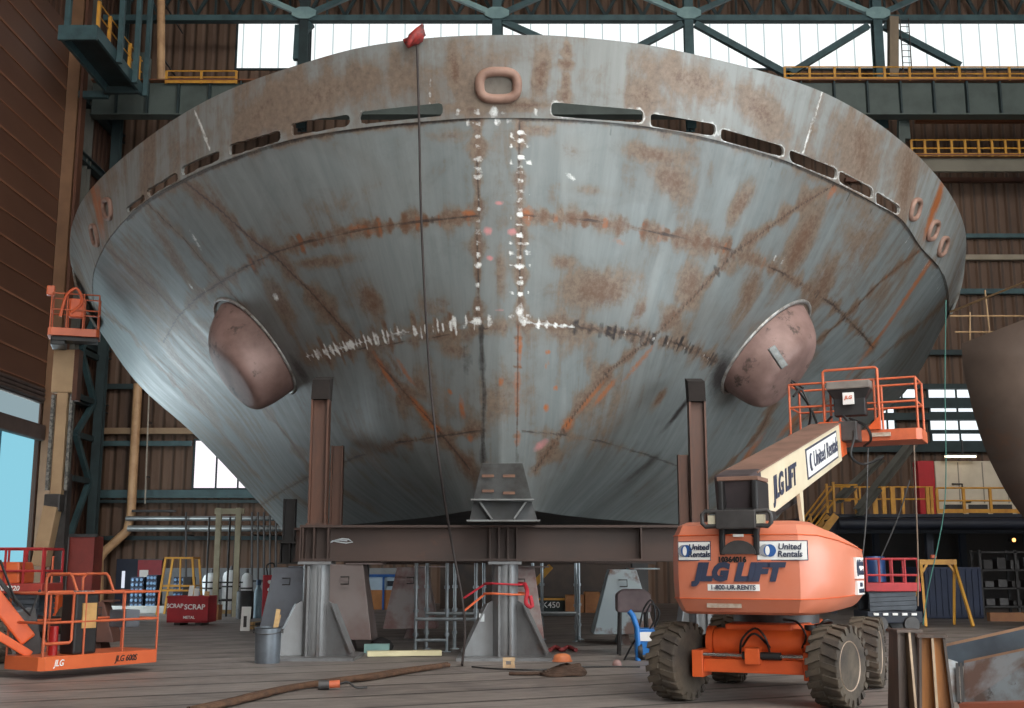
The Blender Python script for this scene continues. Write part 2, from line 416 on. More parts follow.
for b_ in ((500,230,26,120,0,'rust',.35),(370,300,22,36,-20,'rust',.85),(438,305,34,26,0,'rust',.6),(600,290,60,34,8,'rust',.8),(560,262,26,14,0,'rust',.7),
           (672,180,34,26,30,'rust',.8),(655,155,50,14,10,'rust',.75),(690,285,18,30,35,'rust',.8),(740,205,30,14,-35,'rust',.8),(640,310,26,14,-40,'rust',.75),
           (800,245,18,60,45,'rust',.9),(820,290,22,50,48,'rust',.8),(750,290,20,40,45,'rust',.75),(285,262,30,14,20,'rust',.7),(225,215,50,10,40,'rust',.8),
           (280,300,16,40,-40,'rust',.75),(320,262,60,10,-15,'rust',.7),(170,250,60,9,40,'rust',.8),(240,330,40,12,45,'dark',.5),(300,370,40,10,52,'dark',.75),
           (720,375,34,22,-45,'dark',.9),(660,398,18,7,-35,'rust',.9),(590,190,40,9,5,'rust',.5),(470,360,10,26,0,'dark',.55),(455,350,30,14,0,'rust',.6),
           (700,430,30,10,-48,'dark',.6),(680,410,60,5,-48,'dark',.9),(640,470,60,5,-45,'dark',.7),(740,470,30,8,-45,'rust',.8),(345,425,60,8,40,'dark',.45),  # dark entries: darker streaks low on the plating and patches by the bolsters
           (420,385,26,12,40,'rust',.7),(395,365,40,6,45,'rust',.7),(260,400,24,8,40,'rust',.7),(340,490,40,6,45,'rust',.7),(400,405,30,14,40,'rust',.5),
           (499,270,18,60,0,'rust',.55),(205,405,30,10,40,'rust',.7),(235,430,30,8,42,'rust',.6),(170,350,40,8,45,'rust',.6),(300,500,30,8,45,'rust',.7),(540,130,30,12,0,'rust',.6),(500,390,60,60,0,'rust',.5),(430,380,60,30,20,'rust',.45),(560,330,60,30,0,'rust',.5),(620,400,60,40,-40,'rust',.4),(350,200,90,30,-15,'rust',.35),(300,230,70,40,-20,'rust',.35),(860,250,40,70,45,'rust',.6),(880,300,30,50,45,'rust',.5),(150,300,30,80,-40,'rust',.5),(200,340,40,60,-40,'rust',.45),(250,440,60,30,40,'rust',.4),(370,450,50,20,35,'rust',.45),(700,240,50,24,20,'rust',.6),(570,150,24,20,0,'rust',.55),(450,135,26,12,0,'rust',.6)):
    w.blob(*b_)
for b_ in ((546,408,5,7,0,'orange',1.0),(556,388,4,5,0,'orange',.9),(548,352,5,4,0,'orange',.9),(501,382,4,8,0,'orange',.9),(520,350,4,30,0,'orange',.8),(640,362,40,4,-40,'orange',.8),(605,392,30,4,-42,'orange',.9),(385,372,40,4,45,'orange',.8),(422,412,30,5,45,'orange',.9),(435,428,10,6,0,'orange',.9),(466,362,9,46,0,'dark',.6),(450,400,14,26,0,'dark',.35),(462,408,5,18,0,'orange',.8),(450,392,4,5,0,'orange',.9),(470,438,5,8,0,'orange',.75),(568,424,8,12,20,'orange',.9),(590,398,36,4,-42,'orange',.75),(405,372,30,4,45,'orange',.7),
           (527,214,10,11,0,'orange',.85),(468,213,12,6,0,'orange',.8),(357,228,18,6,-8,'orange',.65),(790,424,34,5,-42,'orange',.75),(750,452,30,5,-40,'orange',.75),(547,365,3,8,20,'orange',.7),
           (832,192,8,10,0,'orange',.7),(930,262,14,4,-40,'orange',.8),(370,232,14,6,0,'orange',.5),(620,242,20,6,12,'orange',.5)):
    w.blob(*b_)
for b_ in ((499,203,8,4,0,'pink',.85),(512,232,9,7,0,'pink',.8),(488,231,8,8,0,'pink',.8),(490,258,6,5,0,'pink',.9),(541,445,16,8,-20,'pink',.7),(500,310,14,3,0,'pink',.5)):
    w.blob(*b_)
w.store(sh.data)
# flow coordinate: metres along the girth and down the plating
gx = np.concatenate([[0], np.cumsum(np.linalg.norm(np.diff(lev['h1'], axis=0), axis=1))])
dn = np.concatenate([np.zeros((1, NC)), np.cumsum(np.linalg.norm(np.diff(shell, axis=0), axis=2), axis=0)])
fv = np.zeros((NSV, NC, 3), np.float32); fv[..., 0] = gx[None]; fv[..., 1] = dn
at = sh.data.attributes.new('flow', 'FLOAT_VECTOR', 'POINT'); at.data.foreach_set('vector', fv.reshape(-1))

# --- bulwark with freeing ports cut through
cen = bul.reshape(-1, 3).mean(0)
def bul_inv(px, py):
    h = hit(px, py, BVB); d = np.linalg.norm(bul.reshape(-1, 3) - np.array(h), axis=1); i = int(d.argmin())
    return h
SLOTS = [[(360,112),(443,103),(443,116),(360,125)],[(291,124),(350,115),(350,126),(292,137)],[(229,146),(281,131),(281,142),(230,157)],
 [(182,168),(220,151),(220,161),(183,177)],[(147,191),(178,173),(179,182),(149,199)],[(127,209),(145,195),(146,201),(129,215)],
 [(551,102),(643,110),(643,123),(551,116)],[(650,113),(715,124),(715,136),(650,127)],[(720,128),(783,146),(783,157),(720,140)],
 [(788,149),(836,168),(836,180),(789,161)],[(838,170),(872,188),(872,199),(838,182)],[(875,191),(899,206),(898,215),(875,204)],[(940,268),(946,282),(949,304),(945,296)]]
def rounded(q, k=5, f=.42):
    q = [Vector((x, y)) for x, y in q]; out = []; n = len(q)
    h = min((q[0] - q[3]).length, (q[1] - q[2]).length) * f
    for i in range(n):
        p, a, b = q[i], q[i - 1], q[(i + 1) % n]
        u = (a - p).normalized() * h; v = (b - p).normalized() * h
        for t in range(k + 1):
            s = t / k; out.append((1 - s) ** 2 * (p + u) + 2 * s * (1 - s) * p + s * s * (p + v))
    return out
from mathutils.geometry import delaunay_2d_cdt
FB = gridfaces(NB, NC)
AS, BS = .075, 1.4 / (NB - 1)
def bul_uv(px, py):
    h = cast(px, py, BVB)
    fi = h[2]; j, i = fi // (NC - 1), fi % (NC - 1); P = np.array(h[0])
    p00, p01, p10 = bul[j, i], bul[j, i + 1], bul[j + 1, i]
    u = np.dot(P - p00, p01 - p00) / np.dot(p01 - p00, p01 - p00); v = np.dot(P - p00, p10 - p00) / np.dot(p10 - p00, p10 - p00)
    return Vector(((i + u) * AS, (j + v) * BS))
def bul_xyz(q):
    x = min(max(q[0] / AS, 0), NC - 1.001); y = min(max(q[1] / BS, 0), NB - 1.001); i, j = int(x), int(y); u, v = x - i, y - j
    return (bul[j, i] * (1 - u) + bul[j, i + 1] * u) * (1 - v) + (bul[j + 1, i] * (1 - u) + bul[j + 1, i + 1] * u) * v
def ringsub(poly, mx):
    out = []
    for a, b in zip(poly, poly[1:] + poly[:1]):
        k = max(1, int((b - a).length / mx)); out += [a + (b - a) * t / k for t in range(k)]
    return out
def inside(p, poly):
    c = False
    for (ax, ay), (bx, by) in zip(poly, poly[1:] + poly[:1]):
        if (ay > p[1]) != (by > p[1]) and p[0] < (bx - ax) * (p[1] - ay) / (by - ay) + ax: c = not c
    return c
holes = []
for q in SLOTS:
    h_ = [bul_uv(p.x, p.y) for p in ringsub(rounded(q), 4)]
    h_ = [Vector((p.x, max(p.y, .012))) for p in h_]; hh = []
    for p in h_:
        if not hh or (p - hh[-1]).length > .012: hh.append(p)
    holes.append([(p.x, p.y) for p in hh])
bbs = [(min(p[0] for p in h) - .05, max(p[0] for p in h) + .05, max(p[1] for p in h) + .03) for h in holes]
V2 = [Vector((i * AS, j * BS)) for j in range(NB) for i in range(NC)]
keep = []
for p in V2:
    ok = True
    for h, (x0, x1, y1) in zip(holes, bbs):
        if x0 < p.x < x1 and p.y < y1 and 0.001 < p.y:
            if inside(p, h) or min((p - Vector(t)).length for t in h) < .02: ok = False; break
    if ok: keep.append(p)
V2 = keep; E2 = []
for h in holes:
    o_ = len(V2); V2 = V2 + [Vector(p) for p in h]; E2 += [(o_ + k, o_ + (k + 1) % len(h)) for k in range(len(h))]
rv, re_, rf = delaunay_2d_cdt(V2, E2, [], 0, 1e-5)[:3]
rf2 = []
for f in rf:
    c = (sum(rv[i].x for i in f) / len(f), sum(rv[i].y for i in f) / len(f))
    if any(x0 < c[0] < x1 and c[1] < y1 and inside(c, h) for h, (x0, x1, y1) in zip(holes, bbs)): continue
    rf2.append(f)
me = bpy.data.meshes.new('bulwark'); me.from_pydata([tuple(bul_xyz(p)) for p in rv], [], rf2); me.update()
bo = bpy.data.objects.new('bulwark', me); COL.objects.link(bo)
sm = bo.modifiers.new('s', 'SOLIDIFY'); sm.thickness = .06; sm.offset = 0
dg = bpy.context.evaluated_depsgraph_get(); me2 = bpy.data.meshes.new_from_object(bo.evaluated_get(dg)); me2.name = 'bulwark'
bo.modifiers.clear(); bo.data = me2; bo.parent = ship
me2.materials.clear(); me2.materials.append(M_bul)
me2.polygons.foreach_set('use_smooth', [True] * len(me2.polygons)); me2.set_sharp_from_angle(angle=math.radians(40))
bv_ = np.zeros(len(me2.vertices) * 3); me2.vertices.foreach_get('co', bv_); bv_ = bv_.reshape(-1, 3)
w = WearAndMarks(bv_)
def wl(p, wd, col, a): 
    d, arc, L = w.line(p, BVB); w.put(col, a * np.clip(1.6 - d / wd, 0, 1))
wl([(430,40),(430,105)], .035, 'white', .85); wl([(196,112),(203,128),(211,150)], .05, 'white', 1.0); wl([(821,92),(812,120),(803,150)], .045, 'white', 1.0)
wl([(851,112),(838,160)], .025, 'white', .7); wl([(646,48),(645,112)], .02, 'white', .6); wl([(352,60),(352,115)], .02, 'white', .5)
w.seam([(567,38),(566,70),(565,102)], .03, .18, 'rust', .9, bv=BVB); w.clips([(567,38),(566,70),(565,102)], .12, .1, .05, 'rust', 1, bv=BVB)
w.clips([(430,45),(430,80)], .45, .12, .03, 'white', .9, bv=BVB); w.clips([(196,112),(203,128),(211,150)], .4, .1, .05, 'white', .9, bv=BVB)
w.blob(932,210,5,28,-28 + 60,'orange',1.0,BVB); w.blob(937,198,6,22,32,'orange',1.0,BVB); w.blob(928,222,5,20,32,'orange',.9,BVB)
w.blob(97,203,5,20,-35,'orange',1.0,BVB); w.blob(102,212,5,14,-30,'orange',.9,BVB)
for b_ in ((540,75,12,34,10,'rust',.9),(455,70,10,34,-8,'rust',.9),(520,105,40,8,0,'rust',.8),(470,108,30,8,0,'rust',.7),(498,60,34,40,0,'rust',-.0),
           (320,95,80,24,-14,'rust',.55),(260,115,50,20,-22,'rust',.5),(690,80,70,24,14,'rust',.6),(760,110,40,24,28,'rust',.7),(860,150,36,34,40,'rust',.7),(905,180,24,22,50,'rust',.75),
           (400,70,20,40,0,'rust',.5),(640,95,30,26,5,'rust',.6),(150,160,34,20,-38,'rust',.5)):
    if b_[6] > 0: w.blob(*b_, BVB)
w.clips([(455,112),(540,112)], .25, .1, .07, 'white', 1.0, prob=.8, bv=BVB); w.clips([(548,102),(600,105),(643,109)], .3, .07, .05, 'white', .5, prob=.5, bv=BVB)
for q in SLOTS[6:12]:
    rp = [(p.x, p.y) for p in rounded(q)]; d, arc, L = w.line(rp + rp[:1], BVB); w.put('white', .85 * np.clip(1.5 - d / .05, 0, 1))
for q in SLOTS[:5]:
    d, arc, L = w.line([q[0], q[1]], BVB); w.put('white', .7 * np.clip(1.5 - d / .04, 0, 1))
w.store(me2)
fv = np.zeros((len(bv_), 3), np.float32); fv[:, 0] = np.arctan2(bv_[:, 0], bv_[:, 1] - 32 ) * 12; fv[:, 1] = bv_[:, 2]
at = me2.attributes.new('flow', 'FLOAT_VECTOR', 'POINT'); at.data.foreach_set('vector', fv.reshape(-1))

# --- inside of the block: deck, bottom and after bulkhead
M_in = mat('inner_primer', (96, 92, 86), (78, 66, 56), 1.2, rough=.8)
kn = lev['kn']; bt = lev['bt']; i0 = NT
def lid(name, curve, dz, inset, m):
    V = []; Fq = []
    n = NT
    for i in range(n + 1):
        a = curve[i].copy(); b = curve[NC - 1 - i].copy(); mid = (a + b) / 2
        a = a + (mid - a) * inset; b = b + (mid - b) * inset
        V += [a + (0, 0, dz), b + (0, 0, dz)]
    Fq = np.array([(2 * i, 2 * i + 1, 2 * i + 3, 2 * i + 2) for i in range(n)])
    return mesh_np(name, np.array(V), Fq, m, ship, smooth=False)
lid('deck_plating', shell[7], 0.0, .004, M_in)
lid('bottom_plating', bt, 0.0, 0.0, mat('dark_bottom_steel', (70, 72, 74), (58, 52, 48), 1.0, rough=.7))
V = []
for s_ in range(0, NSV, 6): V += [shell[s_, 0], shell[s_, -1]]
mesh_np('after_bulkhead', np.array(V), np.array([(2 * i, 2 * i + 1, 2 * i + 3, 2 * i + 2) for i in range(len(V) // 2 - 1)]), M_in, ship, smooth=False)

# --- hawse bolsters
M_bol = mat('rusty_pink_casting', (138, 112, 106), (106, 82, 76), 1.6, .35, .7, rough=.55, metal=.1, rust=(74, 60, 54), rlo=.56, rhi=.64, rscale=2.2)
def bolster(c, along, tip, a, b, h, lean):
    """rounded thimble casting that grows from an oval foot on the plating: c foot centre, along = pixel down the long axis"""
    p, n = hitn(*c); q = hit(*along); u = (q - p); u = (u - n * u.dot(n)).normalized(); v = n.cross(u)
    tp = W(tip[0], tip[1], (p + n * h).y)
    ax = (tp - p)
    rings = []
    K = 18; NN = 40
    for i in range(K + 1):
        s = math.sin(i / K * math.pi / 2); e = max((1 - s ** 2.5) ** (1 / 2.1), .02) * (1.06 - .06 * s); h_ = s
        cc = p - n * .15 + ax * h_ + n * (.25 * h * math.sin(h_ * math.pi))
        rings.append([cc + u * (a * e * math.cos(t) * (1 - .3 * h_)) + v * (b * e * math.sin(t)) for t in (2 * math.pi * j / NN for j in range(NN))])
    o = MB().loft(rings).build('hawse_bolster', M_bol, ship, smooth=60)
    # foot weld ring
    ring = []
    for j in range(48):
        t = 2 * math.pi * j / 48; pt = p + u * (a * 1.1 * math.cos(t)) + v * (b * 1.1 * math.sin(t))
        nr = BV.find_nearest(pt); ring.append(nr[0])
    MB().tube(ring, .045, 8, True).build('foot_weld', mat('ground_weld', (150, 150, 148), (96, 84, 76), 6, rough=.4, metal=.4), o, smooth=60)
    return o
bl = bolster((255,346), (288,379), (233,391), 1.2, .8, 1.3, 0)
br = bolster((766,347), (736,373), (790,388), 1.25, .8, 1.3, 0)
pp = W(778, 357, (hit(768, 338)).y - 1.45)
MB().beam(pp + Vector((-.13, 0, .2)), pp + Vector((.13, .05, -.2)), .16, .1, (0, -1, 0)).build('lifting_pad', mat('pad_steel', (120, 124, 124), (70, 66, 62), 5, rough=.4, metal=.5), br, bevel=.02)

# --- mooring fairleads on the bulwark
M_fl = mat('fairlead_casting', (142, 112, 98), (118, 90, 78), 3, rough=.6, rust=(96, 66, 54), rlo=.62, rhi=.75)
def fairlead(c, px, py, r, m=M_fl, hole=True):
    p, n = hitn(c[0], c[1], BVB)
    right = hit(c[0] + 4, c[1], BVB) - p; right = (right - n * right.dot(n)).normalized(); up = right.cross(n)
    if up.z < 0: up = -up
    a, b = px, py
    pts = []
    for j in range(36):
        t = 2 * math.pi * j / 36; k = 2.0 / 2.9
        x = a * abs(math.cos(t)) ** k * (1 if math.cos(t) >= 0 else -1); y = b * abs(math.sin(t)) ** k * (1 if math.sin(t) >= 0 else -1)
        pts.append(p + n * .06 + right * x + up * y)
    o = MB().tube(pts, r, 12, True).build('fairlead', m, ship, smooth=60)
    rings = [[p + n * .04 + right * (x_ * (a - r * .6)) + up * (y_ * (b - r * .6)) for x_, y_ in [(math.cos(2 * math.pi * j / 24), math.sin(2 * math.pi * j / 24)) for j in range(24)]]]
    rings.append([q - n * .02 for q in rings[0]])
    MB().loft(rings).build('blank_plate', mat('blank_steel', (112, 106, 98), (88, 76, 68), 3, rough=.7), o)
    return o
fairlead((498.5, 85.5), .33, .235, .085)
for c, a, b in (((913, 209), .3, .22), ((931, 230), .3, .22), ((941, 246), .3, .22), ((110, 209), .3, .22), ((97, 235), .3, .24)):
    fairlead(c, a, b, .06)

# --- stem foot: tapered box with an open web, under the end of the stem
sy = hit(500, 462).y
M_ft = mat('foot_steel', (112, 114, 114), (84, 82, 80), 2.5, .4, .7, rough=.5, metal=.3, rust=(96, 68, 52), rlo=.64, rhi=.74)
yt, yb = sy - .5, sy - .22
A = [W(482, 463, yt), W(523, 463, yt), W(532, 499, yb + .1), W(473, 499, yb + .1)]
ft = MB()
ft.loft([A, [a + Vector((0, .9, .02)) for a in A]])
B_ = [W(473, 501, yb), W(532, 501, yb), W(538, 521, yb - .02), W(469, 521, yb - .02)]
o = ft.build('stem_foot', M_ft, ship, bevel=.015)
s2 = MB(); s2.loft([[b + Vector((0, .22, 0)) for b in B_], [b + Vector((0, .9, 0)) for b in B_]]); s2.build('recess_web', mat('recess_steel', (70, 72, 74), (52, 50, 48), 2, rough=.6), o)
s3 = MB(); s3.beam(W(471, 500, yb + .05), W(534, 500, yb + .05), .3, .03); s3.beam(W(467, 521, yb + .05), W(540, 521, yb + .05), .4, .03); s3.build('shelf_plate', M_ft, o)
for xa, xb in ((480, 492), (526, 514)):
    MB().beam(W(xa, 502, yb + .08), W(xb, 519, yb + .08), .03, .18, (0, 1, 0)).build('bracket', M_ft, o)
for xx, yy in ((487, 476), (508, 476), (487, 491), (508, 493)):
    MB().beam(W(xx - 5, yy, yt - .02 + (yy - 463) / 36 * .36), W(xx + 7, yy, yt - .02 + (yy - 463) / 36 * .36), .03, .05).build('weld_lug', mat('rust_lug', (110, 76, 56), (84, 58, 46), 6), o)

# ------------------------------------------------------------------ the hall
XL, XR, YB, YF, ZC = -19.4, 27.0, 55.0, -16.0, 31.5
def floor_mat():
    m, nt, b = nodes('plank_floor')
    v = mapping(nt, rot=(0, 0, -math.radians(26)))
    sp = nt.nodes.new('ShaderNodeSeparateXYZ'); nt.links.new(v, sp.inputs[0])
    wob = math_n(nt, 'MULTIPLY', math_n(nt, 'SUBTRACT', noise(nt, v, .5, 3), .5), .12)
    y = math_n(nt, 'ADD', sp.outputs[1], wob)
    def lines(period, width, off=0):
        fr = math_n(nt, 'FRACT', math_n(nt, 'ADD', math_n(nt, 'DIVIDE', y, period), off))
        return math_n(nt, 'LESS_THAN', fr, width / period)
    big = lines(1.22, .10); small = lines(.305, .03)
    pl = math_n(nt, 'FLOOR', math_n(nt, 'DIVIDE', y, 1.22))
    wn = nt.nodes.new('ShaderNodeTexWhiteNoise'); wn.noise_dimensions = '1D'; nt.links.new(pl, wn.inputs['W'])
    n1 = noise(nt, mapping(nt, (1.2, 1.2, 1.2)), .8, 7, .65, .5)
    mp = nt.nodes.new('ShaderNodeMapping'); mp.inputs['Scale'].default_value = (.5, 6, 1); nt.links.new(v, mp.inputs[0])
    n2 = noise(nt, mp.outputs[0], 1.0, 6, .6)
    c = mixc(nt, ramp(nt, n1, .35, .68), lin((128, 120, 114)), lin((97, 91, 89)))
    c = mixc(nt, math_n(nt, 'MULTIPLY', wn.outputs[0], .45), c, lin((146, 138, 132)))
    c = mixc(nt, math_n(nt, 'MULTIPLY', ramp(nt, n2, .5, .75), .5), c, lin((58, 52, 50)))
    c = mixc(nt, math_n(nt, 'MULTIPLY', small, .3), c, lin((40, 36, 34)))
    c = mixc(nt, math_n(nt, 'MULTIPLY', big, .85), c, lin((28, 25, 24)))
    nt.links.new(c, b.inputs['Base Color'])
    r = math_n(nt, 'ADD', math_n(nt, 'MULTIPLY', n1, .35), .32); nt.links.new(r, b.inputs['Roughness'])
    bump(nt, b, math_n(nt, 'SUBTRACT', n2, math_n(nt, 'MULTIPLY', big, .8)), .35, .02)
    return m
def corrugated(name, c, c2, axis=0, period=.55, dark=.55):
    m, nt, b = nodes(name)
    v = mapping(nt); sp = nt.nodes.new('ShaderNodeSeparateXYZ'); nt.links.new(v, sp.inputs[0])
    fr = math_n(nt, 'FRACT', math_n(nt, 'DIVIDE', sp.outputs[axis], period))
    groove = math_n(nt, 'LESS_THAN', fr, .2)
    tri = math_n(nt, 'PINGPONG', fr, .5)
    n1 = noise(nt, mapping(nt, (.6, .6, .15)), 1.2, 6, .65)
    cc = mixc(nt, ramp(nt, n1, .35, .7), lin(c), lin(c2))
    cc = mixc(nt, math_n(nt, 'MULTIPLY', groove, dark), cc, lin(tuple(int(x * .42) for x in c)))
    nt.links.new(cc, b.inputs['Base Color']); b.inputs['Roughness'].default_value = .7
    bump(nt, b, ramp(nt, tri, .08, .3), .8, .08)
    return m
M_floor = floor_mat()
M_wall = corrugated('brown_corrugated_sheet', (104, 80, 64), (78, 57, 44))
M_wally = corrugated('brown_corrugated_sheet_side', (96, 66, 50), (72, 46, 34), axis=1)
M_teal = mat('teal_steel', (62, 88, 92), (46, 66, 70), 1.5, rough=.6)
M_teald = mat('dark_teal_steel', (40, 56, 58), (30, 42, 44), 1.5, rough=.65)
M_girder = mat('grey_green_girder', (78, 88, 84), (62, 70, 66), .8, rough=.6)
M_yel = mat('yellow_rail_paint', (204, 148, 54), (176, 120, 44), 3, rough=.5)
M_tan = mat('tan_pipe_paint', (196, 156, 116), (168, 128, 92), 1.5, rough=.5)
M_rust = mat('rusty_brown_steel', (104, 66, 48), (78, 52, 42), 1.6, .35, .7, rough=.6, metal=.15, stretch=(1, 1, .5), bmp=.08)

struct(MB().bx(-46, 46, YF, YB + .5, -.3, 0).build('floor', M_floor))
struct(MB().bx(XL - 2, XR + 2, YB, YB + .3, 0, ZC).build('wall_back', M_wall))
wl_ = MB()
DY0, DY1, DZ = 8.0, 47.9, 24.8       # the big door opening in the left wall
wl_.bx(XL - .3, XL, DY1, YB, 0, ZC).bx(XL - .3, XL, YF, DY0, 0, ZC).bx(XL - .3, XL, DY0, DY1, DZ, ZC)
struct(wl_.build('wall_left', M_wally))
struct(MB().bx(XR, XR + .3, 17, YB, 0, ZC).bx(XR, XR + .3, YF, 0, 0, ZC).bx(XR, XR + .3, 0, 17, 9, ZC).build('wall_right', M_wally))  # unseen opening added so side light reaches the lower hull
struct(MB().bx(XL - 2, 0, YF - .3, YF, 0, ZC).build('wall_front_blocker', M_wall))  # unseen half wall added to keep light off the left hull
struct(MB().bx(XL - 2, XR + 2, YF, YB + .3, ZC, ZC + .3).build('ceiling', mat('ceiling_sheet', (82, 70, 60), (64, 54, 46), 1)))

# translucent strips high in the back wall, between the posts
M_strip = None
def strip_mat():
    m = bpy.data.materials.new('daylit_translucent_sheet'); m.use_nodes = True; nt = m.node_tree
    nt.nodes.remove(nt.nodes['Principled BSDF'])
    v = mapping(nt); sp = nt.nodes.new('ShaderNodeSeparateXYZ'); nt.links.new(v, sp.inputs[0])
    g = math_n(nt, 'LESS_THAN', math_n(nt, 'FRACT', math_n(nt, 'DIVIDE', sp.outputs[0], .9)), .08)
    g2 = math_n(nt, 'LESS_THAN', math_n(nt, 'FRACT', math_n(nt, 'DIVIDE', sp.outputs[0], .3)), .12)
    c = mixc(nt, math_n(nt, 'MULTIPLY', g2, .25), lin((240, 246, 246)), lin((150, 170, 175)))
    c = mixc(nt, math_n(nt, 'MULTIPLY', g, .6), c, lin((110, 130, 135)))
    e = nt.nodes.new('ShaderNodeEmission'); nt.links.new(c, e.inputs[0]); e.inputs[1].default_value = 1.15
    nt.links.new(e.outputs[0], nt.nodes['Material Output'].inputs[0]); return m
M_strip = strip_mat()

# ------------------------------------------------------------------ supports under the bow
M_beam = mat('brown_beam_steel', (70, 52, 45), (54, 43, 39), 1.2, .35, .7, rough=.55, metal=.2, stretch=(.5, 1, 1), rust=(92, 58, 42), rlo=.6, rhi=.75)
M_post = mat('rusty_post_steel', (96, 62, 47), (66, 49, 42), 1.4, .35, .65, rough=.55, metal=.15, stretch=(2, 2, .4), rust=(128, 74, 40), rlo=.6, rhi=.7)
M_dark = mat('dark_steel', (56, 54, 54), (40, 38, 38), 2, rough=.6, metal=.2)
M_ped = mat('grey_pedestal_steel', (122, 124, 126), (96, 94, 94), 1.6, .35, .7, rough=.45, metal=.3, rust=(96, 78, 70), rlo=.6, rhi=.75, stretch=(1, 1, .6))
YP = 21.8
zt = W(500, 525, YP - .25).z; zb = W(500, 561, YP - .25).z
x0 = W(301, 540, YP - .25).x; x1 = W(716, 540, YP - .25).x
hb = thing('support_beam', 'long brown steel beam lying across the pedestals under the bow', 'beam', (0, YP, 0))
MB().ibeam((x0, 0, (zt + zb) / 2), (x1, 0, (zt + zb) / 2), .5, zt - zb, .045).build('beam_section', M_beam, hb)
for px in (305, 316, 330, 490, 499, 508, 517, 640):
    x = W(px, 540, YP).x
    MB().bx(x - .015, x + .015, -.24, -.024, zb + .045, zt - .045).build('web_stiffener', M_beam, hb)
xe = x0; MB().bx(xe - .03, xe, -.25, .25, zb, zt).build('end_plate', M_beam, hb)
# chalk scrawl on the web
sc = MB(); P0 = [(-0.22, -.02), (-.1, .03), (.02, .06), (.14, .05), (.22, .0), (.1, -.02), (-.05, .0), (-.16, .02), (-.02, .035), (.12, .02)]
cx = W(341, 542, YP).x; zc = W(341, 542, YP).z
sc.tube([(cx + a, -.027, zc + b) for a, b in P0], .012, 5).build('chalk_scrawl', mat('chalk', (190, 196, 200)), hb)

def post(px0, px1, pyt, Y, label, name='support_post', w2=None):
    a = W(px0, 480, Y); b = W(px1, 480, Y); top = W((px0 + px1) / 2, pyt, Y).z
    x = (a.x + b.x) / 2; w = b.x - a.x
    t = thing(name, label, 'post', (x, Y, zt), 0, 'rusty posts on the support beam')
    h = top - zt
    MB().ibeam((0, 0, .03), (0, 0, h - .08), w * .8, w, .035, (1, 0, 0)).build('column_section', M_post, t)
    MB().bx(-w / 2 * 1.15, w / 2 * 1.15, -w * .55, w * .55, 0, .03).build('base_plate', M_post, t)
    hp_ = BV.ray_cast(Vector((x, Y, top - .4)), Vector((0, .75, .66)))
    MB().loft([[Vector((-w / 2, -w / 2, h - .08)), Vector((w / 2, -w / 2, h - .08)), Vector((w / 2, w / 2, h - .08)), Vector((-w / 2, w / 2, h - .08))],
               [Vector((-w / 2, -w / 4, h + .3)), Vector((w / 2, -w / 4, h + .3)), Vector((w / 2, w, h + .42)), Vector((-w / 2, w, h + .42))]]).build('head_block', mat('head_block_shade', (36, 30, 28), (28, 24, 22), rough=1.0), t)  # near-black colour stands for the shade at the post top
    return t
post(310, 328, 396, YP - .02, 'tallest rusty steel post on the left end of the beam, under the left bolster')
post(690, 707, 398, YP - .02, 'tallest rusty steel post on the right part of the beam, under the right bolster')
# second beam and shorter posts one row behind
Y2 = YP + 2.2
zt2 = W(500, 528, Y2).z; zb2 = zb
hb2 = thing('support_beam', 'second brown steel beam running behind the front beam, mostly hidden', 'beam', (0, Y2, 0))
MB().ibeam((W(296, 540, Y2).x, 0, (zt2 + zb2) / 2), (W(700, 540, Y2).x, 0, (zt2 + zb2) / 2), .5, zt2 - zb2, .045).build('beam_section', M_beam, hb2)
def post2(px0, px1, pyt, Y, zbase, label):
    a = W(px0, 480, Y); b = W(px1, 480, Y); x = (a.x + b.x) / 2; w = b.x - a.x
    top = W((px0 + px1) / 2, pyt, Y).z
    t = thing('support_post', label, 'post', (x, Y, zbase), 0, 'rusty posts on the support beam')
    MB().ibeam((0, 0, .03), (0, 0, top - zbase), w * .8, w, .03, (1, 0, 0)).build('column_section', M_post, t)
    MB().bx(-w / 2 * 1.15, w / 2 * 1.15, -w * .55, w * .55, 0, .03).build('base_plate', M_post, t)
    return t
post2(331, 343, 446, Y2, zt2, 'shorter rusty post just behind the tall left post')
post2(678, 690, 455, Y2, zt2, 'shorter rusty post just behind the tall right post')
Y3 = YP + 4.5
t3 = thing('support_beam', 'short dark stub beam with stiffeners on the grey plate stand at the far left', 'beam', (W(291, 552, Y3).x, Y3, 0))
za, zb3 = W(290, 542, Y3).z, W(290, 564, Y3).z
MB().ibeam((-.25, 0, (za + zb3) / 2), (.5, 0, (za + zb3) / 2), .4, za - zb3, .03).build('beam_section', M_dark, t3)
for xx in (-.2, 0, .2): MB().bx(xx - .012, xx + .012, -.19, -.02, zb3 + .03, za - .03).build('web_stiffener', M_dark, t3)
tp = post2(285, 297, 499, Y3, za, 'dark short post at the far left corner under the hull')
for c in tp.children: c.data.materials[0] = M_dark

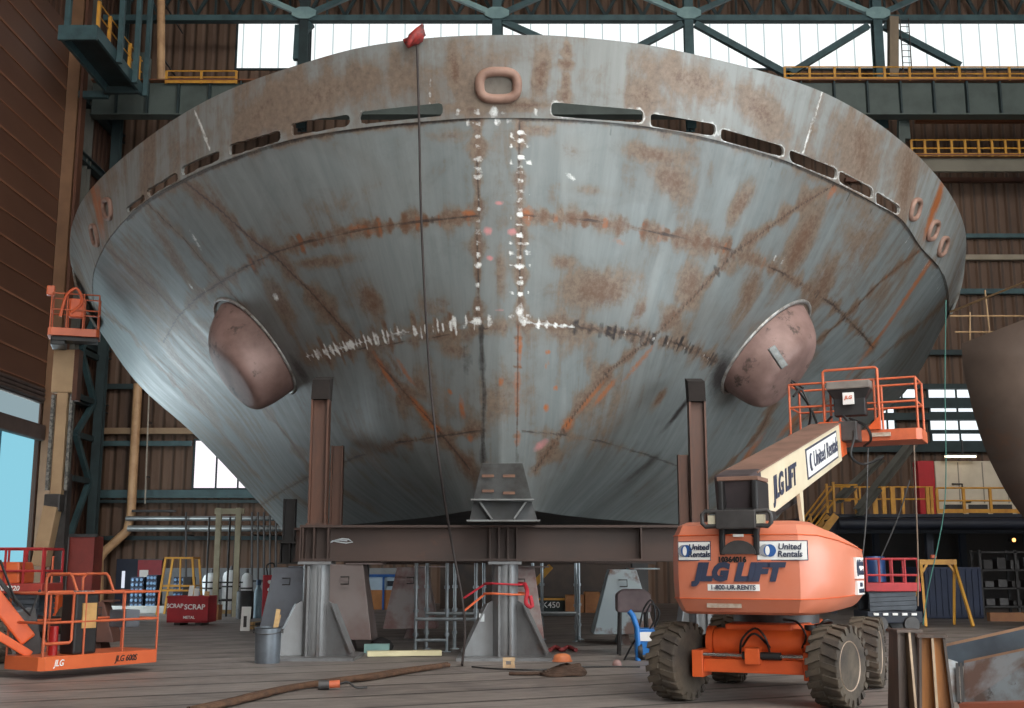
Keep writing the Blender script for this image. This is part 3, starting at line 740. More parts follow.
# --- pedestals with triangular gussets
def pedestal(name, label, cx, Y, h, wid):
    t = thing(name, label, 'pedestal', (cx, Y, 0), 0, 'gusseted pedestals under the front beam')
    r = .24
    MB().bx(-wid / 2, wid / 2, -.75, .75, 0, .05).build('base_plate', M_ped, t)
    MB().cyl((0, 0, .05), (0, 0, h - .05), r, n=24).build('round_column', M_ped, t, smooth=40)
    MB().bx(-.3, .3, -.3, .3, h - .05, h).build('cap_plate', M_ped, t)
    for a in (20, 160, 270 - 45, 270 + 45, 90):
        pass
    for i, (sx, sy) in enumerate(((-1, -.32), (1, -.32), (-.25, 1), (.6, -1), (-.6, -1))[:3]):
        d = Vector((sx, sy, 0)).normalized(); L = wid / 2 - .06 if i < 2 else .62
        th = .05; nrm = Vector((-d.y, d.x, 0))
        poly = [(r - .02, 0.05), (L, .05), (L, .13), (r + .12, h * .56), (r - .02, h * .6)]
        mb = MB().prism([(x, z) for x, z in poly], -nrm * th / 2, d, (0, 0, 1), nrm * th)
        mb.build('gusset', M_ped, t, bevel=.006)
        fl = MB(); fl.beam(d * L + Vector((0, 0, .12)), d * (r + .12) + Vector((0, 0, h * .56)), .02, .22, nrm); fl.build('gusset_flange', M_ped, t)
    for xx in (-.1, .1): MB().bx(xx - .02, xx + .02, -r - .07, -r + .03, .05, h * .95).build('column_rib', M_ped, t)
    return t
hz = zb - .01
pedestal('pedestal', 'grey gusseted steel pedestal beside the bucket, under the left end of the beam', W(316, 600, YP).x, YP, hz, 1.62)
pc = pedestal('pedestal', 'grey gusseted pedestal tied with red and orange straps under the stem', W(505, 600, YP).x, YP, hz, 1.7)
tt = MB().bx(-.05, .05, -.003, .003, -.07, .07)
o = tt.build('white_label', mat('paper_white', (200, 206, 208)), pc); o.location = (-.42, -.175, .72); o.rotation_euler = (0, 0, .31)
pedestal('pedestal', 'grey gusseted pedestal behind the boom lift, under the right end of the beam', W(700, 600, YP).x, YP, hz, 1.15)

# --- wide tapered plate stands further back
def stand(label, pxc, w_top, w_bot, pyt, pyb, Y, m, yaw=0, dpt=1.1):
    zt_ = W(pxc, pyt, Y).z; x = W(pxc, 600, Y).x
    wt = w_top / F * Y; wb = w_bot / F * Y
    t = thing('plate_stand', label, 'stand', (x, Y, 0), yaw, 'tapered plate stands under the hull')
    ring = lambda w, d, z: [Vector((-w / 2, -d / 2, z)), Vector((w / 2, -d / 2, z)), Vector((w / 2, d / 2, z)), Vector((-w / 2, d / 2, z))]
    MB().loft([ring(wb, dpt, .22), ring(wt, dpt * .6, zt_ - .03)]).build('tapered_body', m, t, bevel=.02)
    MB().bx(-wt / 2 - .04, wt / 2 + .04, -dpt * .32, dpt * .32, zt_ - .03, zt_).build('top_plate', m, t)
    for s in (-1, 1):
        MB().loft([ring(.28, dpt * .9, 0), ring(.16, dpt * .8, .22)]).build('foot', m, t)
        t.children[-1].location.x = s * (wb / 2 - .2)
    z = zt_ * .8
    MB().tube([(-.09, -dpt * .34, z + .07), (-.09, -dpt * .42, z + .07), (.07, -dpt * .42, z + .07), (.07, -dpt * .44, z - .07), (-.09, -dpt * .44, z - .07)], .014, 6).build('lifting_ring', M_dark, t)
    return t
M_s1 = mat('stand_bluegrey', (118, 124, 134), (96, 98, 106), 1.2, rough=.5, metal=.2)
M_s2 = mat('stand_grey_pink', (128, 118, 116), (112, 88, 82), 1.0, rough=.5, metal=.2)
M_s3 = mat('stand_pink_patched', (146, 136, 134), (128, 96, 92), 1.5, .42, .58, rough=.55)
M_s4 = mat('stand_pale_patched', (150, 160, 164), (108, 84, 76), 1.2, .5, .56, rough=.55)
stand('bluish grey tapered plate stand at the far left, under the stub beam', 290, 28, 50, 566, 618, YP + 4.5, M_s1)
stand('grey and dull red tapered plate stand just right of the left pedestal', 348, 32, 54, 563, 640, YP + 2.2, M_s2)
stand('pink and white patched tapered plate stand between the left and central pedestals', 412, 28, 52, 566, 624, YP + 6.5, M_s3)
stand('pale tapered plate stand partly hidden behind the strapped central pedestal', 521, 26, 44, 566, 634, YP + 2.6, M_s3)
stand('pale blue tapered plate stand with a brown patch behind the blue cart', 622, 26, 60, 568, 632, YP + 4.2, M_s4)

# ------------------------------------------------------------------ articulated machines
M_or = mat('orange_machine_paint', (208, 102, 58), (194, 90, 50), 1.2, rough=.38, rust=(150, 74, 44), rlo=.7, rhi=.8, rscale=4)
M_or2 = mat('orange_rail_paint', (196, 98, 62), (172, 84, 54), 4, rough=.45)
M_ord = mat('deep_orange_paint', (214, 92, 40), (194, 78, 34), 2, rough=.45)
M_sal = mat('faded_orange_hood', (196, 122, 98), (192, 106, 76), .8, .35, .7, rough=.4)
M_cream = mat('cream_boom_paint', (214, 202, 176), (198, 184, 156), 1.4, rough=.45)
M_blk = mat('black_machine_parts', (26, 26, 28), (40, 38, 38), 3, rough=.5)
M_hose = mat('black_hose', (24, 24, 26), rough=.5)
M_gry = mat('grey_machine_steel', (74, 72, 72), (56, 54, 54), 3, rough=.5, metal=.3)
M_tyre = mat('dusty_tyre_rubber', (88, 78, 66), (56, 50, 46), 3, .35, .65, rough=.9, bmp=.2)
M_chrome = mat('cylinder_chrome', (180, 180, 178), (150, 150, 150), 4, rough=.25, metal=.9)
M_white = mat('decal_white', (228, 228, 226), (214, 212, 208), 3, rough=.5)
M_navy = mat('decal_navy', (48, 56, 78), (44, 50, 70), 3, rough=.5)
M_blue = mat('decal_blue', (36, 86, 150), rough=.5)
M_lg = mat('decal_grey', (140, 142, 148), rough=.5)
M_dust = mat('dusty_boom_top', (128, 96, 82), (104, 78, 66), 2, rough=.8)

def wheel(root, x, y, r, w, side, yaw=0.0):
    """lugged tyre with a dished rim; axis along local x; side +1 = outer face to +x"""
    c = Vector((x, y, r)); mb = MB()
    prof = [(r * .60, -w * .42), (r * .78, -w * .5), (r * .90, -w * .46), (r * .935, -w * .3), (r * .94, 0), (r * .935, w * .3), (r * .90, w * .46), (r * .78, w * .5), (r * .60, w * .42)]
    mb.lathe(prof, (0, 0, 0), (1, 0, 0), 40)
    for k in range(20):
        for s in (-1, 1):
            a = 2 * math.pi * (k + (.5 if s > 0 else 0)) / 20
            def P(rad, xx, da): return Vector((xx, rad * math.cos(a + da), rad * math.sin(a + da)))
            pts = []
            for rad in (r * .90, r * 1.0):
                pts.append([P(rad, s * w * .04, .0), P(rad, s * w * .04, .13), P(rad * .985, s * w * .50, .26), P(rad * .985, s * w * .50, .10)])
            mb.loft(pts)
            mb.loft([[P(r * .80, s * w * .49, .10), P(r * .80, s * w * .49, .24), P(r * .985, s * w * .49, .26), P(r * .985, s * w * .49, .10)],
                     [P(r * .80, s * w * .53, .10), P(r * .80, s * w * .53, .24), P(r * .97, s * w * .53, .26), P(r * .97, s * w * .53, .10)]])
    t = mb.build('wheel', M_tyre, root, smooth=35); t.location = c; t.rotation_euler = (0, 0, yaw)
    rmb = MB().lathe([(r * .62, side * w * .40), (r * .60, side * w * .44), (r * .55, side * w * .40), (r * .50, side * w * .16), (r * .22, side * w * .10), (r * .20, side * w * .26), (.02, side * w * .28)], (0, 0, 0), (1, 0, 0), 32)
    nb = rmb
    for k in range(9):
        a = 2 * math.pi * k / 9; p = Vector((side * w * .11, r * .33 * math.cos(a), r * .33 * math.sin(a))); nb.cyl(p, p + Vector((side * .04, 0, 0)), .018, n=6)
    rmb.build('rim', mat('rim_paint', (172, 150, 132), (128, 108, 94), 3, rough=.5, metal=.2), t, smooth=35)
    MB().lathe([(r * .42, side * w * .165), (r * .40, side * w * .19), (r * .16, side * w * .15), (.02, side * w * .15)], (0, 0, 0), (1, 0, 0), 24).build('hub', M_gry, t, smooth=35)
    return t

def platform(root, name, wx, dy, m, faded=None, high=True, notch=True):
    """work platform: tray floor, rails, console. local x = width, y = depth (front -y), z from tray bottom"""
    p = empty(name); p.parent = root
    t = MB(); b = .08
    t.loft([[Vector((x, y, z)) for x, y in ((-wx/2 + b, -dy/2), (wx/2 - b, -dy/2), (wx/2, -dy/2 + b), (wx/2, dy/2 - b), (wx/2 - b, dy/2), (-wx/2 + b, dy/2), (-wx/2, dy/2 - b), (-wx/2, -dy/2 + b))] for z in (0, .2)])
    t.build('floor_tray', m, p, bevel=.008)
    r = .02
    def rail(pts, rr=r): MB().tube(pts, rr, 8).build('guard_rail', M_or2, p, smooth=50)
    X, Y_ = wx / 2 - .05, dy / 2 - .05
    for z in (.68, 1.1):
        rail([(-X, -Y_, z), (X, -Y_, z), (X, Y_, z), (-X, Y_, z), (-X, -Y_, z)])
    for x in (-X, -X * .33, X * .36, X):
        for y in (-Y_, Y_):
            MB().cyl((x, y, .2), (x, y, 1.1), r, n=8).build('rail_post', M_or2, p, smooth=50)
    return p
# ---- main boom lift (front right)
YAW = -math.radians(24.4)
LC = Vector((3.46, 15.72, 0))
lift = thing('boom_lift', 'big orange telescopic boom lift with black knobbly tyres, its cream boom raised to the right', 'boom lift', LC, YAW)
TR = .96; WR = .475; WW = .37; AX = 1.25
for sx, sy in ((-1, -1), (1, -1), (1, 1), (-1, 1)):
    wheel(lift, sx * TR, sy * AX, WR, WW, sx, math.radians(-15) if sy < 0 else 0.0)
# chassis
ch = MB(); ch.loft([[Vector((x, y, z)) for x, y in ((-.42, -1.05), (.42, -1.05), (.5, -.3), (.5, .3), (.42, 1.05), (-.42, 1.05), (-.5, .3), (-.5, -.3))] for z in (.42, .92)])
ch.build('chassis', M_ord, lift, bevel=.03)
for sy in (-1, 1):
    a = MB(); a.bx(-.72, .72, sy * AX - .13, sy * AX + .13, .36, .52); a.bx(-.74, -.6, sy * AX - .2, sy * AX + .2, .30, .62); a.bx(.6, .74, sy * AX - .2, sy * AX + .2, .30, .62)
    ax_ = a.build('axle_beam', M_ord, lift, bevel=.015)
    if sy < 0:
        MB().cyl((-.6, -AX - .17, .57), (.6, -AX - .17, .57), .022, n=10).build('steering_rod', M_chrome, ax_, smooth=40)
        MB().cyl((-.12, -AX - .17, .57), (.34, -AX - .17, .57), .045, n=12).build('steering_cylinder', M_blk, ax_, smooth=40)
        MB().bx(-.08, .1, -AX - .24, -AX - .1, .47, .66).build('rod_bracket', M_ord, ax_, bevel=.01)
MB().cyl((-.55, -.98, .70), (.55, -.98, .70), .17, n=20).build('drive_housing', M_ord, lift, smooth=40)
for s in (-1, 1):
    MB().cyl((s * .56, -.98, .70), (s * .64, -.98, .70), .19, n=20).build('end_cap', M_ord, lift, smooth=40)
MB().cyl((.62, -1.02, .62), (.62, -1.02, .92), .07, n=14).build('hydraulic_motor', M_blk, lift, smooth=40)
for k, pts in enumerate(([(-.2, -1.2, .58), (-.16, -1.25, .75), (0, -1.22, .88), (.12, -1.25, .78), (.16, -1.2, .6)], [(.5, -1.1, .6), (.6, -1.2, .8), (.5, -1.15, .95), (.3, -1.0, .98)], [(.7, -1.0, .88), (.8, -1.05, .98), (.85, -.8, .95), (.6, -.6, .9)], [(-.22, -1.1, .62), (0, -1.3, .82), (.18, -1.1, .62)])):
    MB().tube(catrom(pts, 20), .014, 6).build('hydraulic_hose', M_hose, lift, smooth=50)
MB().cyl((0, 0, .9), (0, 0, 1.08), .55, n=28).build('slewing_ring', M_gry, lift, smooth=40)

# turntable with the counterweight hood: lofted plan outlines
TY = -math.radians(1.6)
def rz(v, a=TY):
    v = Vector(v); return Vector((v.x * math.cos(a) - v.y * math.sin(a), v.x * math.sin(a) + v.y * math.cos(a), v.z))
PL = [(-.70, -1.86), (-.40, -1.92), (0, -1.94), (.40, -1.92), (.74, -1.86), (.92, -1.66), (1.06, -1.2), (1.14, -.6), (1.12, .1), (.95, .7), (.3, .9), (-.5, .9), (-.86, .5), (-.9, -.4), (-.87, -1.1), (-.82, -1.68)]
def ring(z_off, inset, tz):
    out = []
    for x, y in PL:
        L = math.hypot(x, y + .5); k = max(0, (L - inset) / L); X, Y = x * k, -.5 + (y + .5) * k
        right = max(0.0, min(1.0, (x + .2) / 1.2)) * max(0.0, min(1.0, (y + 1.75) / 1.5))
        z = z_off - tz * right
        out.append(rz((X, Y, z)))
    return out
hood = MB().loft([ring(1.06, .16, -.06), ring(1.09, .10, -.07), ring(1.24, .0, -.04), ring(1.45, -.015, 0), ring(1.75, -.015, .06), ring(1.98, .0, .16), ring(2.10, .07, .22), ring(2.15, .2, .25), ring(2.16, .5, .25)])
hd_ = hood.build('counterweight_hood', M_sal, lift, smooth=28)
# crease bands of the hood
for z, a, tz in ((1.245, .0, -.04), (1.985, .0, .16)):
    rr = [p for p in ring(z, a - .004, tz)][:9] ; rr = [ring(z, a - .004, tz)[-1]] + rr
    MB().tube(rr, .006, 5).build('crease_seam', M_ord, hd_)
UX = rz((1, 0, 0)); UZ = Vector((0, 0, 1)); FR = lambda x, z, o=.018: rz((x, -1.94 - o + abs(x) ** 2 * .11, z))
def decal(x, z, w, h, name, m=M_white, o=.012):
    n_ = 8; a = [[FR(x - w / 2 + w * i / n_, z + s * h / 2, o) for i in range(n_ + 1)] for s in (-1, 1)]
    b = [[p - rz((0, -.012, 0)) for p in r_] for r_ in a]
    vs = a[0] + a[1] + b[0] + b[1]; k = n_ + 1; fs = []
    for i in range(n_):
        fs += [(i, i + 1, k + i + 1, k + i), (2 * k + i, 3 * k + i, 3 * k + i + 1, 2 * k + i + 1), (i, 2 * k + i, 2 * k + i + 1, i + 1), (k + i, k + i + 1, 3 * k + i + 1, 3 * k + i)]
    fs += [(0, k, 3 * k, 2 * k), (k - 1, 3 * k - 1, 4 * k - 1, 2 * k - 1)]
    return MB().add(vs, fs).build(name, m, hd_)
def slope(x): return rz((1, .22 * x, 0))
def rental(x, z, w, h):
    decal(x, z, w + .02, h + .02, 'sign_border', M_navy, .010)
    d = decal(x, z, w, h, 'rental_sign', M_white, .014)
    u = slope(x)
    for dx, m in ((-.33, M_lg), (-.24, M_blue)):
        c = FR(x + dx * w, z, .02); n = u.cross(UZ)
        MB().cyl(c, c + n * .006, h * .34, n=24).build('round_mark', m, hd_)
    c = FR(x - .285 * w, z, .026)
    MB().prism([(math.cos(t) * h * .12, math.sin(t) * h * .26) for t in (2 * math.pi * j / 16 for j in range(16))], c, u, UZ, u.cross(UZ) * .006).build('lens_mark', M_white, hd_)
    for s, dz in (('United', h * .2), ('Rentals', -h * .2)):
        text('sign_lettering', s, h * .46, M_navy, hd_, FR(x + .16 * w, z + dz, .022), u, UZ, .12, .002)
rental(.56, 1.80, .56, .21)
rental(-.49, 1.80, .40, .21)
for s, x, z, sz, m, sh_, bd, sx in (('JLG', -.285, 1.545, .27, M_navy, .25, .019, 1.0), ('LIFT', .27, 1.545, .27, M_navy, .25, .019, 1.1), ('10364016', -.02, 1.695, .085, M_blk, 0, .005, 1.0)):
    text('hood_lettering', s, sz, m, hd_, FR(x, z, .022), slope(x), UZ, sh_, bd, sx=sx)
decal(-.02, 1.375, .62, .075, 'phone_sign', M_white, .014)
text('sign_lettering', '1-800-UR-RENTS', .075, M_navy, hd_, FR(-.02, 1.375, .024), slope(0), UZ, 0, .001)
decal(-.15, 1.165, .42, .05, 'worn_label', mat('worn_label', (178, 164, 150), (150, 120, 100), 14), -.03)
# side signs on the right flank of the hood
def SD(y, z, o=.03):
    x = np.interp(y, [-1.2, -.6, .1], [1.06, 1.14, 1.12]); return rz((x + o, y, z))
su = (rz((0, 1, 0)))
def sdec(y, z, w, h, name, m, o): 
    return MB().prism([(-w/2, -h/2), (w/2, -h/2), (w/2, h/2), (-w/2, h/2)], SD(y, z, o), su, UZ, rz((-.04, 0, 0))).build(name, m, hd_)
sdec(-.42, 1.60, .5, .26, 'rental_sign', M_white, .04); sdec(-.42, 1.36, .44, .17, 'phone_sign', M_white, .04)
text('sign_lettering', 'United', .11, M_navy, hd_, SD(-.36, 1.66, .046), su, UZ, .1, .001); text('sign_lettering', 'Rentals', .11, M_navy, hd_, SD(-.36, 1.55, .046), su, UZ, .1, .001)
MB().prism([(math.cos(t) * .055, math.sin(t) * .1) for t in (2 * math.pi * j / 20 for j in range(20))], SD(-.6, 1.60, .046), su, UZ, rz((-.01, 0, 0))).build('round_mark', M_navy, hd_)
for i, s in enumerate(('1-800', 'UR-RENTS')): text('sign_lettering', s, .07, M_navy, hd_, SD(-.42, 1.395 - i * .075, .046), su, UZ, 0, .001)

# upright and boom
BYAW = TY
up = empty('boom_mount'); up.parent = lift; up.rotation_euler = (0, 0, BYAW); up.location = rz((.07, 0, 0))
u1 = MB(); u1.bx(-.24, -.17, -1.97, -1.4, 1.75, 2.62).bx(.17, .24, -1.97, -1.4, 1.75, 2.62).bx(-.2, .2, -1.93, -1.85, 1.72, 2.2); u1.bx(-.2, .2, -1.9, -.9, 2.05, 2.3)
u1.build('upright_cheeks', M_blk, up, bevel=.02)
MB().prism([(.2 * math.cos(t), .16 * math.sin(t)) for t in (math.pi * j / 14 for j in range(15))], (0, -1.995, 1.76), (1, 0, 0), (0, 0, 1), (0, .06, 0)).build('guard_arch', M_gry, up)
MB().bx(-.24, .24, -2.1, -1.98, 2.05, 2.27).build('cross_cover', M_gry, up, bevel=.015)
for s in (-1, 1):
    MB().tube([(s * .22, -2.05, 2.09), (s * .37, -2.05, 2.08), (s * .41, -2.05, 2.12), (s * .41, -2.05, 2.22), (s * .37, -2.05, 2.26), (s * .22, -2.05, 2.25)], .028, 8).build('lamp_guard', M_gry, up, smooth=50)
    MB().bx(s * .29 - .045, s * .29 + .045, -2.07, -2.0, 2.11, 2.21).build('work_lamp', mat('lamp_lens', (214, 206, 180), rough=.3), up)
MB().bx(-.25, .25, -1.95, -1.45, 2.62, 2.67).build('top_cover', M_dust, up, bevel=.01)
MB().bx(-.06, .06, -1.995, -1.97, 1.96, 1.99).build('small_plate', M_white, up)

B0 = Vector((0, -1.75, 2.42)); ELV = math.radians(12.3)
BL = 6.15
bm = empty('main_boom'); bm.parent = lift; bm.location = rz(B0); bm.rotation_euler = (ELV, 0, BYAW)
M_sec = MB().bx(-.22, .22, .2, BL - .3, -.34, .27).build('base_section', M_cream, bm, bevel=.02)
MB().bx(-.24, .24, .2, BL - .3, .27, .29).build('dusty_top_plate', M_dust, bm)
MB().bx(-.232, .232, -.1, .4, -.25, .3).build('boom_heel', mat('heel_purple_grey', (66, 56, 58), (48, 42, 44), 3, rough=.6), bm, bevel=.04)
MB().bx(-.21, .21, BL - .3, BL + .25, -.3, .26).build('fly_section', M_ord, bm, bevel=.015)
MB().prism([(-.1, 0), (.12, 0), (.05, -.42), (-.03, -.42)], (.16, 2.6, -.34), (0, 1, 0), (0, 0, 1), (.05, 0, 0)).build('cylinder_lug', M_cream, bm)
MB().cyl((0, .6, -.42), (0, 3.0, -.5), .075, n=16).build('lift_cylinder', M_blk, bm, smooth=40)
def bside(y, z, o=.0): return Vector((.224 + o, y, z))
MB().bx(.21, .228, 3.05, 5.5, -.24, .2).build('sign_border', M_navy, bm); MB().bx(.21, .231, 3.1, 5.45, -.21, .17).build('rental_sign', M_white, bm)
text('sign_lettering', 'United Rentals', .33, M_navy, bm, bside(4.5, -.02, .01), (0, 1, 0), (0, 0, 1), .12, .004, sx=1.0)
MB().prism([(math.cos(t) * .11, math.sin(t) * .13) for t in (2 * math.pi * j / 24 for j in range(24))], bside(3.34, -.02, .016), (0, 1, 0), (0, 0, 1), (-.008, 0, 0)).build('round_mark', M_navy, bm)
MB().prism([(math.cos(t) * .05, math.sin(t) * .1) for t in (2 * math.pi * j / 16 for j in range(16))], bside(3.37, -.02, .02), (0, 1, 0), (0, 0, 1), (-.008, 0, 0)).build('lens_mark', M_white, bm)
text('boom_lettering', 'JLG LIFT', .40, M_navy, bm, bside(1.62, -.05, .006), (0, 1, 0), (0, 0, 1), .22, .012, sx=.95)
# work platform at the boom head
PF = Vector((.32, -1.75 + (BL + .75) * math.cos(ELV), 0)); pz = W(860, 452, 21.4).z
pf = platform(lift, 'work_platform', 2.2, .9, M_or2)
pf.scale = (1, 1, .95); pf.location = rz((PF.x, PF.y, pz)); pf.rotation_euler = (0, 0, BYAW)
MB().tube([(-.45, -.45, .2), (-.45, -.45, 1.28), (-.42, -.45, 1.31), (.42, -.45, 1.31), (.45, -.45, 1.28), (.45, -.45, .2)], .024, 8).build('control_frame', M_or2, pf, smooth=50)
co = MB().loft([[Vector((x, y, z)) for x, y in ((-.26, -.62), (.26, -.62), (.26, -.4), (-.26, -.4))] for z in (.45, .75)] + [[Vector((x, y, .92)) for x, y in ((-.36, -.68), (.36, -.68), (.36, -.38), (-.36, -.38))]]).build('control_console', M_blk, pf, bevel=.02)
MB().bx(-.36, .36, -.7, -.4, .92, 1.06).build('console_lid', mat('console_grey', (122, 116, 110), (100, 94, 90), 3), co, bevel=.02)
MB().bx(-.09, .09, -.70, -.66, .64, .85).build('notice_plate', M_white, co)
text('notice_lettering', 'JLG', .08, M_ord, co, (0, -.706, .76), (1, 0, 0), (0, 0, 1), .2, .002)
for s in (-1, 1): MB().prism([(0, 0), (.24, 0), (0, .24)], (s * .46, -.5, .2), (-s, 0, 0), (0, 0, 1), (0, .02, 0)).build('gusset_plate', M_ord, pf)
MB().bx(.3, .62, -.50, -.47, .07, .14).build('worn_label', mat('worn_label', (178, 164, 150)), pf)
MB().bx(-.15, .15, -.9, -.45, -.02, .32).build('rotator', M_gry, pf, bevel=.02)
for pts in ([(-.1, -.7, .45), (.1, -.9, .1), (.05, -1.0, -.3), (.2, -.7, -.42), (.5, -.6, -.3)], [(0, -.66, .4), (.3, -.85, .2), (.35, -.8, .0), (.2, -.6, -.1)], [(-1.0, -.3, .9), (-.9, -.1, 1.05), (-.7, -.2, .6), (-.55, -.4, .3), (-.3, -.62, .45)], [(-.9, .1, 1.1), (-1.1, 0, 1.25), (-.8, .1, .7), (-.9, .2, .25)]):
    MB().tube(catrom(pts, 28), .022, 6).build('control_hose', M_hose, pf, smooth=50)

# ---- second boom lift (front left, only its platform, jib and one wheel in the frame)
l2 = thing('boom_lift', 'orange boom lift platform hovering just above the floor at the left edge of the frame', 'boom lift', (-6.65, 18.5, 0), math.radians(57))
p2 = platform(l2, 'work_platform', 2.6, .95, M_or)
p2.location = (.1, 0, .13); p2.scale = (.83, 1, 1)
MB().tube([(-1.25, -.43, .2), (-1.25, -.43, 1.1), (-1.2, -.43, 1.12), (-.72, -.43, 1.12), (-.68, -.43, 1.08), (-.68, -.43, .42), (-.72, -.43, .38), (-1.2, -.43, .38), (-1.25, -.43, .42)], .024, 8).build('gate_frame', M_or2, p2, smooth=50)
for xx in (-.55, .25):
    MB().tube([(xx, .4, 1.1), (xx, .4, 1.32), (xx + .05, .36, 1.38), (xx + .06, -.1, 1.38), (xx + .06, -.16, 1.33), (xx + .06, -.3, 1.1)], .024, 8).build('console_guard', M_or2, p2, smooth=50)
MB().tube([(-.55, .4, 1.37), (.31, .4, 1.37)], .024, 8).build('console_guard', M_or2, p2, smooth=50)
c2 = MB().bx(-.62, -.12, -.42, -.08, .2, 1.1).build('control_console', M_blk, p2, bevel=.04)
MB().bx(-.48, -.18, -.44, -.42, .58, .95).build('paper_notice', mat('tan_paper', (190, 150, 96), (170, 130, 80), 6), c2)
MB().bx(-.56, -.16, -.34, -.12, 1.1, 1.13).build('console_dials', mat('console_light', (150, 150, 150), (60, 60, 60), 30, .45, .55), c2)
MB().bx(.62, .95, -.3, .1, .55, .82).build('toolbox', mat('toolbox_grey', (92, 98, 106)), p2, bevel=.02)
MB().cyl((-.85, -.2, .2), (-.85, -.2, .62), .075, n=16).build('fire_extinguisher', mat('extinguisher_red', (170, 34, 34), rough=.35), p2, smooth=40)
text('tray_lettering', 'JLG', .13, M_white, p2, (-.95, -.482, .1), (1, 0, 0), (0, 0, 1), .25, .002)
text('tray_lettering', 'JLG 600S', .13, M_blk, p2, (.5, -.482, .1), (1, 0, 0), (0, 0, 1), .25, .002)
inv = Matrix.Rotation(-math.radians(57), 4, 'Z') @ Matrix.Translation((6.65, -18.5, 0))
def l2p(px, py, Y): return inv @ W(px, py, Y)
MB().beam(l2p(-60, 528, 17.4), l2p(28, 640, 18.0), .22, .24).build('jib_arm', M_ord, l2, bevel=.03)
MB().beam(l2p(-60, 600, 17.2), l2p(30, 655, 17.9), .12, .12).build('jib_link', M_ord, l2, bevel=.02)
MB().beam(l2p(-60, 508, 17.35), l2p(20, 606, 17.95), .2, .05).build('hose_carrier', M_blk, l2)
for d_ in (0, .12): MB().tube([l2p(0, 560, 17.6 + d_), l2p(15, 600, 17.7 + d_), l2p(30, 615, 17.9 + d_), l2p(40, 590, 18.1)], .02, 6).build('control_hose', M_hose, l2, smooth=50)
MB().beam(l2p(22, 610, 18.1), l2p(30, 655, 18.2), .35, .3).build('rotator', M_gry, l2, bevel=.02)
cw = l2p(-4, 650, 20.5); wz = wheel(l2, cw.x, cw.y, .42, .34, 1, math.radians(-20))

# ------------------------------------------------------------------ hall steelwork and openings
NW = [0]
def window(px0, px1, py0, py1, Y=YB, mats=None, div=0):
    NW[0] += 1
    a = W(px0, py1, Y); b = W(px1, py0, Y)
    zA, zB = a.z, b.z
    t = struct(MB().bx(a.x, b.x, Y - .06, Y - .02, zA, zB).build('window_%d' % NW[0], mats or M_strip))
    fr = MB(); e = .09
    fr.bx(a.x - e, b.x + e, Y - .12, Y - .02, zA - e, zA).bx(a.x - e, b.x + e, Y - .12, Y - .02, zB, zB + e).bx(a.x - e, a.x, Y - .12, Y - .02, zA, zB).bx(b.x, b.x + e, Y - .12, Y - .02, zA, zB)
    for i in range(1, div + 1):
        x = a.x + (b.x - a.x) * i / (div + 1); fr.bx(x - .04, x + .04, Y - .12, Y - .02, zA, zB)
    fr.build('window_frame', M_teald, t)
    return t
zt_hi, zt_lo = W(512, 23, YB).z, W(512, 69, YB).z
def zwin(px0, px1): return window(px0, px1, 23, 69)
zwin(237, 299); zwin(311, 492); zwin(503, 683); zwin(694, 870); zwin(884, 1075)
M_lowwin = emit('daylit_window', (236, 244, 248), 1.2); M_pink = emit('daylit_pink_window', (250, 241, 250), 1.15)
window(194, 262, 441, 488, mats=M_pink, div=2)
for y0_, y1_, xa, xb in ((390, 398, 928, 1010), (408, 412, 930, 1010), (421, 430, 930, 1015), (434, 441, 932, 1015)): window(xa, xb, y0_, y1_, mats=M_lowwin, div=2)
window(880, 893, 409, 430, mats=M_lowwin, div=1); window(887, 915, 389, 402, mats=M_lowwin, div=1)

# big brown rolling door in the left wall, raised half way, and the pale sheet door beyond it
dz0 = S(37, 398, XL + .1).z
d1 = MB().bx(XL - .1, XL + .1, 8.05, DY1 - .05, dz0, DZ)
M_door = mat('brown_door_fabric', (104, 72, 56), (88, 58, 45), .35, .35, .7, rough=.5, stretch=(1, .3, 1))
d1o = struct(d1.build('door_1', M_door))
for i in range(17):
    z = dz0 + .55 + i * 1.0
    if z < DZ - .2: MB().bx(XL + .1, XL + .15, 8.1, DY1 - .1, z, z + (.09 if i % 2 else .05)).build('door_rib', mat('door_rib_paint', (146, 102, 78), (124, 84, 64), 1), d1o)
zc0 = S(37, 432, XL).z
M_cy = emit('daylit_cyan_sheet', (138, 203, 222), .9)
M_cy2 = mat('sheet_door_seam', (60, 120, 140))
d2 = struct(MB().bx(XL - .22, XL - .16, 33, DY1 - .05, 0, zc0 + .2).build('door_2', M_cy))
struct(MB().bx(XL - .22, XL - .16, 8.05, 33, 0, zc0 + .2).build('door_4_light_block', M_door))  # unseen closed stretch added to cut the cyan light on the hull
for y in (44.6, 41.2, 37.8, 34.4, 31): MB().bx(XL - .16, XL - .12, y - .05, y + .05, 0, zc0).build('door_seam', M_cy2, d2)
M_bag = mat('door_bag_fabric', (88, 74, 68), (66, 56, 52), 1.5)
bag = MB(); bag.loft([[Vector((XL + .05 + .32 * math.cos(t) , y, dz0 - .55 + .6 * math.sin(t) - .5 * math.sin((y - 8) / (DY1 - 8) * math.pi * 6) ** 2 * .3)) for t in (math.pi * 2 * j / 12 for j in range(12))] for y in np.linspace(8.2, DY1 - .1, 40)])
bag = struct(MB().bx(XL - .12, XL + .12, 8.1, DY1 - .05, dz0 - .12, dz0).build('trim_1', M_bag))
pb = MB()
for k, (zz, rr) in enumerate(((.12, .16), (.3, .15), (.47, .14))): pb.tube([(XL + .18, 8.2, dz0 + zz - .1), (XL + .18, DY1 - .3, dz0 + zz - .1)], rr * .6, 8)
pb.build('folded_hem', M_bag, d1o, smooth=50)
